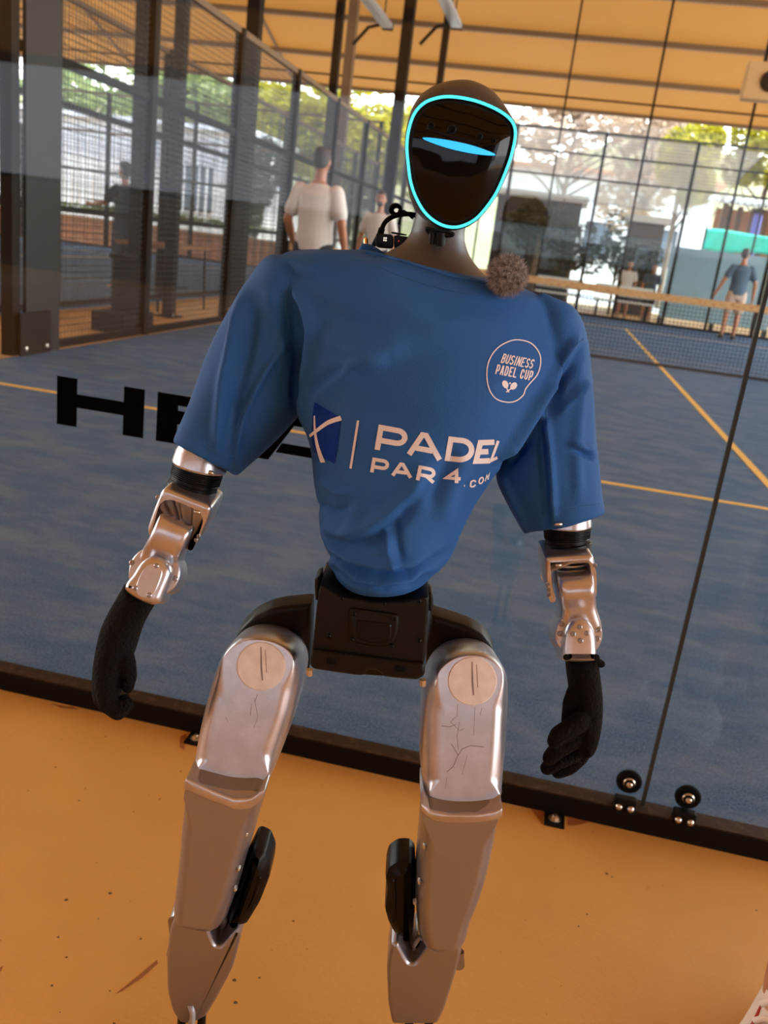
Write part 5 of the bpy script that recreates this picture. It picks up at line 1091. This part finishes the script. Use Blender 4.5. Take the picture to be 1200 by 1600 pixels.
leg(dict(thigh=[(735,1008),(760,1013),(781,1030),(790,1052),(792,1075),(791,1110),(788,1160),(784,1205),(780,1240),(740,1243),(700,1241),(668,1235),(659,1222),(658,1180),(660,1120),(664,1080),(670,1052),(683,1028),(706,1012)], disc=(738,1064,38),
  scr=[([(715,1100),(714,1120)],.7),([(742,1105),(740,1150)],.7),([(690,1134),(702,1136),(712,1132)],1),([(705,1162),(716,1180),(722,1170),(735,1165),(756,1167)],1.1),([(716,1178),(708,1198),(698,1206)],1.2),([(718,1128),(714,1150),(716,1170)],.8),([(712,1120),(704,1128),(718,1142),(726,1138)],.7),([(753,1106),(750,1118)],.8),([(730,1180),(722,1210)],.6),([(698,1215),(696,1232)],.6)],
  lower=[(657,1230),(690,1240),(740,1242),(779,1236),(774,1290),(767,1325),(758,1365),(746,1400),(732,1432),(728,1462),(700,1470),(668,1468),(654,1452),(648,1400),(652,1340),(657,1290)], ld=.850, vt=1008, vb=1240,
  band=[(656,1225),(672,1238),(700,1243),(740,1243),(770,1238),(781,1231),(780,1248),(768,1254),(740,1257),(700,1258),(676,1254),(656,1240)], lb=[(663,1319),(655,1374),(648,1406)],
  joint=[(640,1480),(652,1464),(668,1468),(662,1486),(644,1490)], act=[(616,1357),(622,1354),(640,1354),(648,1364),(650,1400),(648,1440),(645,1474),(634,1476),(616,1469),(606,1450),(600,1430),(604,1400),(601,1380),(606,1364)], actr=[(613,1376),(618,1375),(619,1430),(615,1446),(611,1440),(613,1410)],
  shin=[(678,1471),(684,1468),(712,1468),(719,1474),(721,1490),(717,1508),(706,1545),(694,1582),(684,1602),(612,1602),(606,1570),(604,1515),(610,1478),(622,1474),(632,1494),(640,1507),(648,1507),(660,1492),(670,1476)],
  side=[(714,1486),(722,1484),(722,1500),(716,1514)], ank=(648,1640)))
# scratches of the lower thighs sit with the leg material

# ------------------------------------------------------------ fluffy microphone cover and the transmitter at the neck
fc = U(793, 428, .872); fr_ = 24*((fc-CAM)@FW)/FPX
M_fur1 = mat('brown_fur', (0.085, 0.062, 0.055), 0.8, col2=(0.50, 0.455, 0.45), scale=260)
fm = thing('furry_microphone', fc-ZH*fr_, 'round brown furry microphone cover clipped to the shirt collar at the shoulder', 'microphone')
obj('core', ball(fc, fr_*.72, n=20, m=14), mat('dark_fur_base', (0.05, 0.03, 0.025), .9), fm, smooth=180)
rg = random.Random(5); mb = MB()
for k in range(6500):
    d = np.array([rg.gauss(0, 1) for _ in range(3)]); d /= np.linalg.norm(d); x, y, _ = frame_of(d); a = rg.uniform(0, 6.28); t = math.cos(a)*x+math.sin(a)*y
    p0 = fc + d*fr_*.66; L = fr_*rg.uniform(.38, .85); p1 = p0 + (d+t*.35)*L*.55; p2 = p0 + (d+t*.75-ZH*.15)*L; s = np.cross(d, t)*.00028
    mb.add(([p0-s, p0+s, p1+s*.8, p1-s*.8, p2], [(0,1,2,3), (3,2,4)]))
obj('fur', mb.d, M_fur1, fm, kind='stuff')
obj('clip', bbox(*sum(zip(*[((fc+RH*s*.006)[i], (fc+RH*s*.006)[i]) for s in (1,) for i in ()]), ()) if False else (fc[0]-.006, fc[0]+.006, fc[1]+.006, fc[1]+.018, fc[2]-fr_-.004, fc[2]-fr_*.4, .001)) , M_rubber, fm)

tx = thing('wireless_transmitter', U(602, 388, 1.0), 'small black wireless transmitter with four printed dots made to glow behind the robot neck', 'transmitter')
obj('case', slab([(588,364),(612,366.5),(614.5,370),(614.5,386),(611,389),(590,387),(587,383),(587,367)], .985, fillet(.02, .0012), 48, smooth=False), M_bplast2, tx, smooth=35)
obj('second_case', slab([(615.5,367),(640,370),(650,380),(640,390),(615.5,389)], .988, fillet(.02, .0012), 48, smooth=False), M_bplast2, tx, smooth=35)
obj('clip', slab([(611,361.5),(636,366),(636,368.5),(611,365)], .986, fillet(.012, .0006), 32, smooth=False), M_bplast2, tx)
obj('wedge', slab([(589,364),(588,386),(579,384.5),(584,374)], .99, fillet(.015, .001), 32, smooth=False), M_bplast2, tx)
M_dot = mat('glowing_white_print', (.8, .75, .6), .5, emit=(1, .9, .7), estr=.25); M_red2 = mat('red_led', (.4, .02, .02), .5, emit=(.6, .05, .03), estr=.15)  # white dots are print given a faint glow; the red one is an LED
for u, v in ((600.3, 372), (603.3, 372), (600, 375.4), (603, 375.7)): face_puck('print_dot', u, v, 1.3, .9845, .001, M_dot, tx, n=10, bev=.0001)
face_puck('red_indicator', 623, 376.7, 1.2, .9875, .001, M_red2, tx, n=10, bev=.0001)
cab = cr_spline([(595.5,365),(597,357),(602,347),(611,340),(622,336),(633,334.5),(644,335),(655,338)], 30)
obj('cable', tube([U(*p, .992+.012*i/30) for i, p in enumerate(cab)], .0026, 10), M_rubber, tx, smooth=180)
obj('cable_sleeve', tube([U(*p, .992) for p in ((594,366),(595.5,361),(597,356.5))], .0036, 10), M_rubber, tx, smooth=180)
for k, (cxx, cyy, rr) in enumerate(((618, 327.5, 7.5), (619.5, 328.5, 6.2))):
    obj('cable_loop', tube([U(cxx+rr*math.cos(a)*1.05, cyy+rr*math.sin(a), .997+.003*k+.004*math.sin(a)) for a in np.linspace(0, 6.1, 26)], .0020, 8), M_rubber, tx, smooth=180)
obj('cable_tail', tube([U(*p, .999) for p in ((622,331),(632,331),(640,336),(646,341))], .0018, 8), M_rubber, tx, smooth=180)
obj('cable_tie', tube([U(*p, .988) for p in ((632,328),(630,337),(626,339),(623,351))], .0011, 6), M_rubber, tx, smooth=180)
pin = thing('cable_pin', U(571.8, 386, .99), 'short brass coloured pin sticking up behind the shirt collar', 'pin')
obj('shaft', tube([U(571.8, 388, .99), U(571.8, 374, .99), U(571.8, 371, .99)], [.0024, .0024, .0012], 12), M_brass, pin, smooth=40)

# brand lettering on the tongue of the bystander's shoe
def tongue_proj(u, v, lift):
    # u along the width, v along the length, in millimetres on the tongue
    x_ = u/1000; f = v/1000; zz = np.interp(f, [-.045, -.03, 0, .03], [.028, .022, .006, -.010])
    return np.array(Wb((SHOE_A[0]+x_, .052+f-.02*abs(x_)/.026, .1062+zz-(x_/.026)**2*.012+lift)))
M_redp = mat('dark_red_print', (.16, .02, .02), .6)
for k, ch in enumerate('LACOSTE'):
    glyph(ch, (16-k*4.9, -27), (-3.8, 0), (0, -7), 1.0, M_redp, SHOE_UP, tongue_proj, lift=.0006)
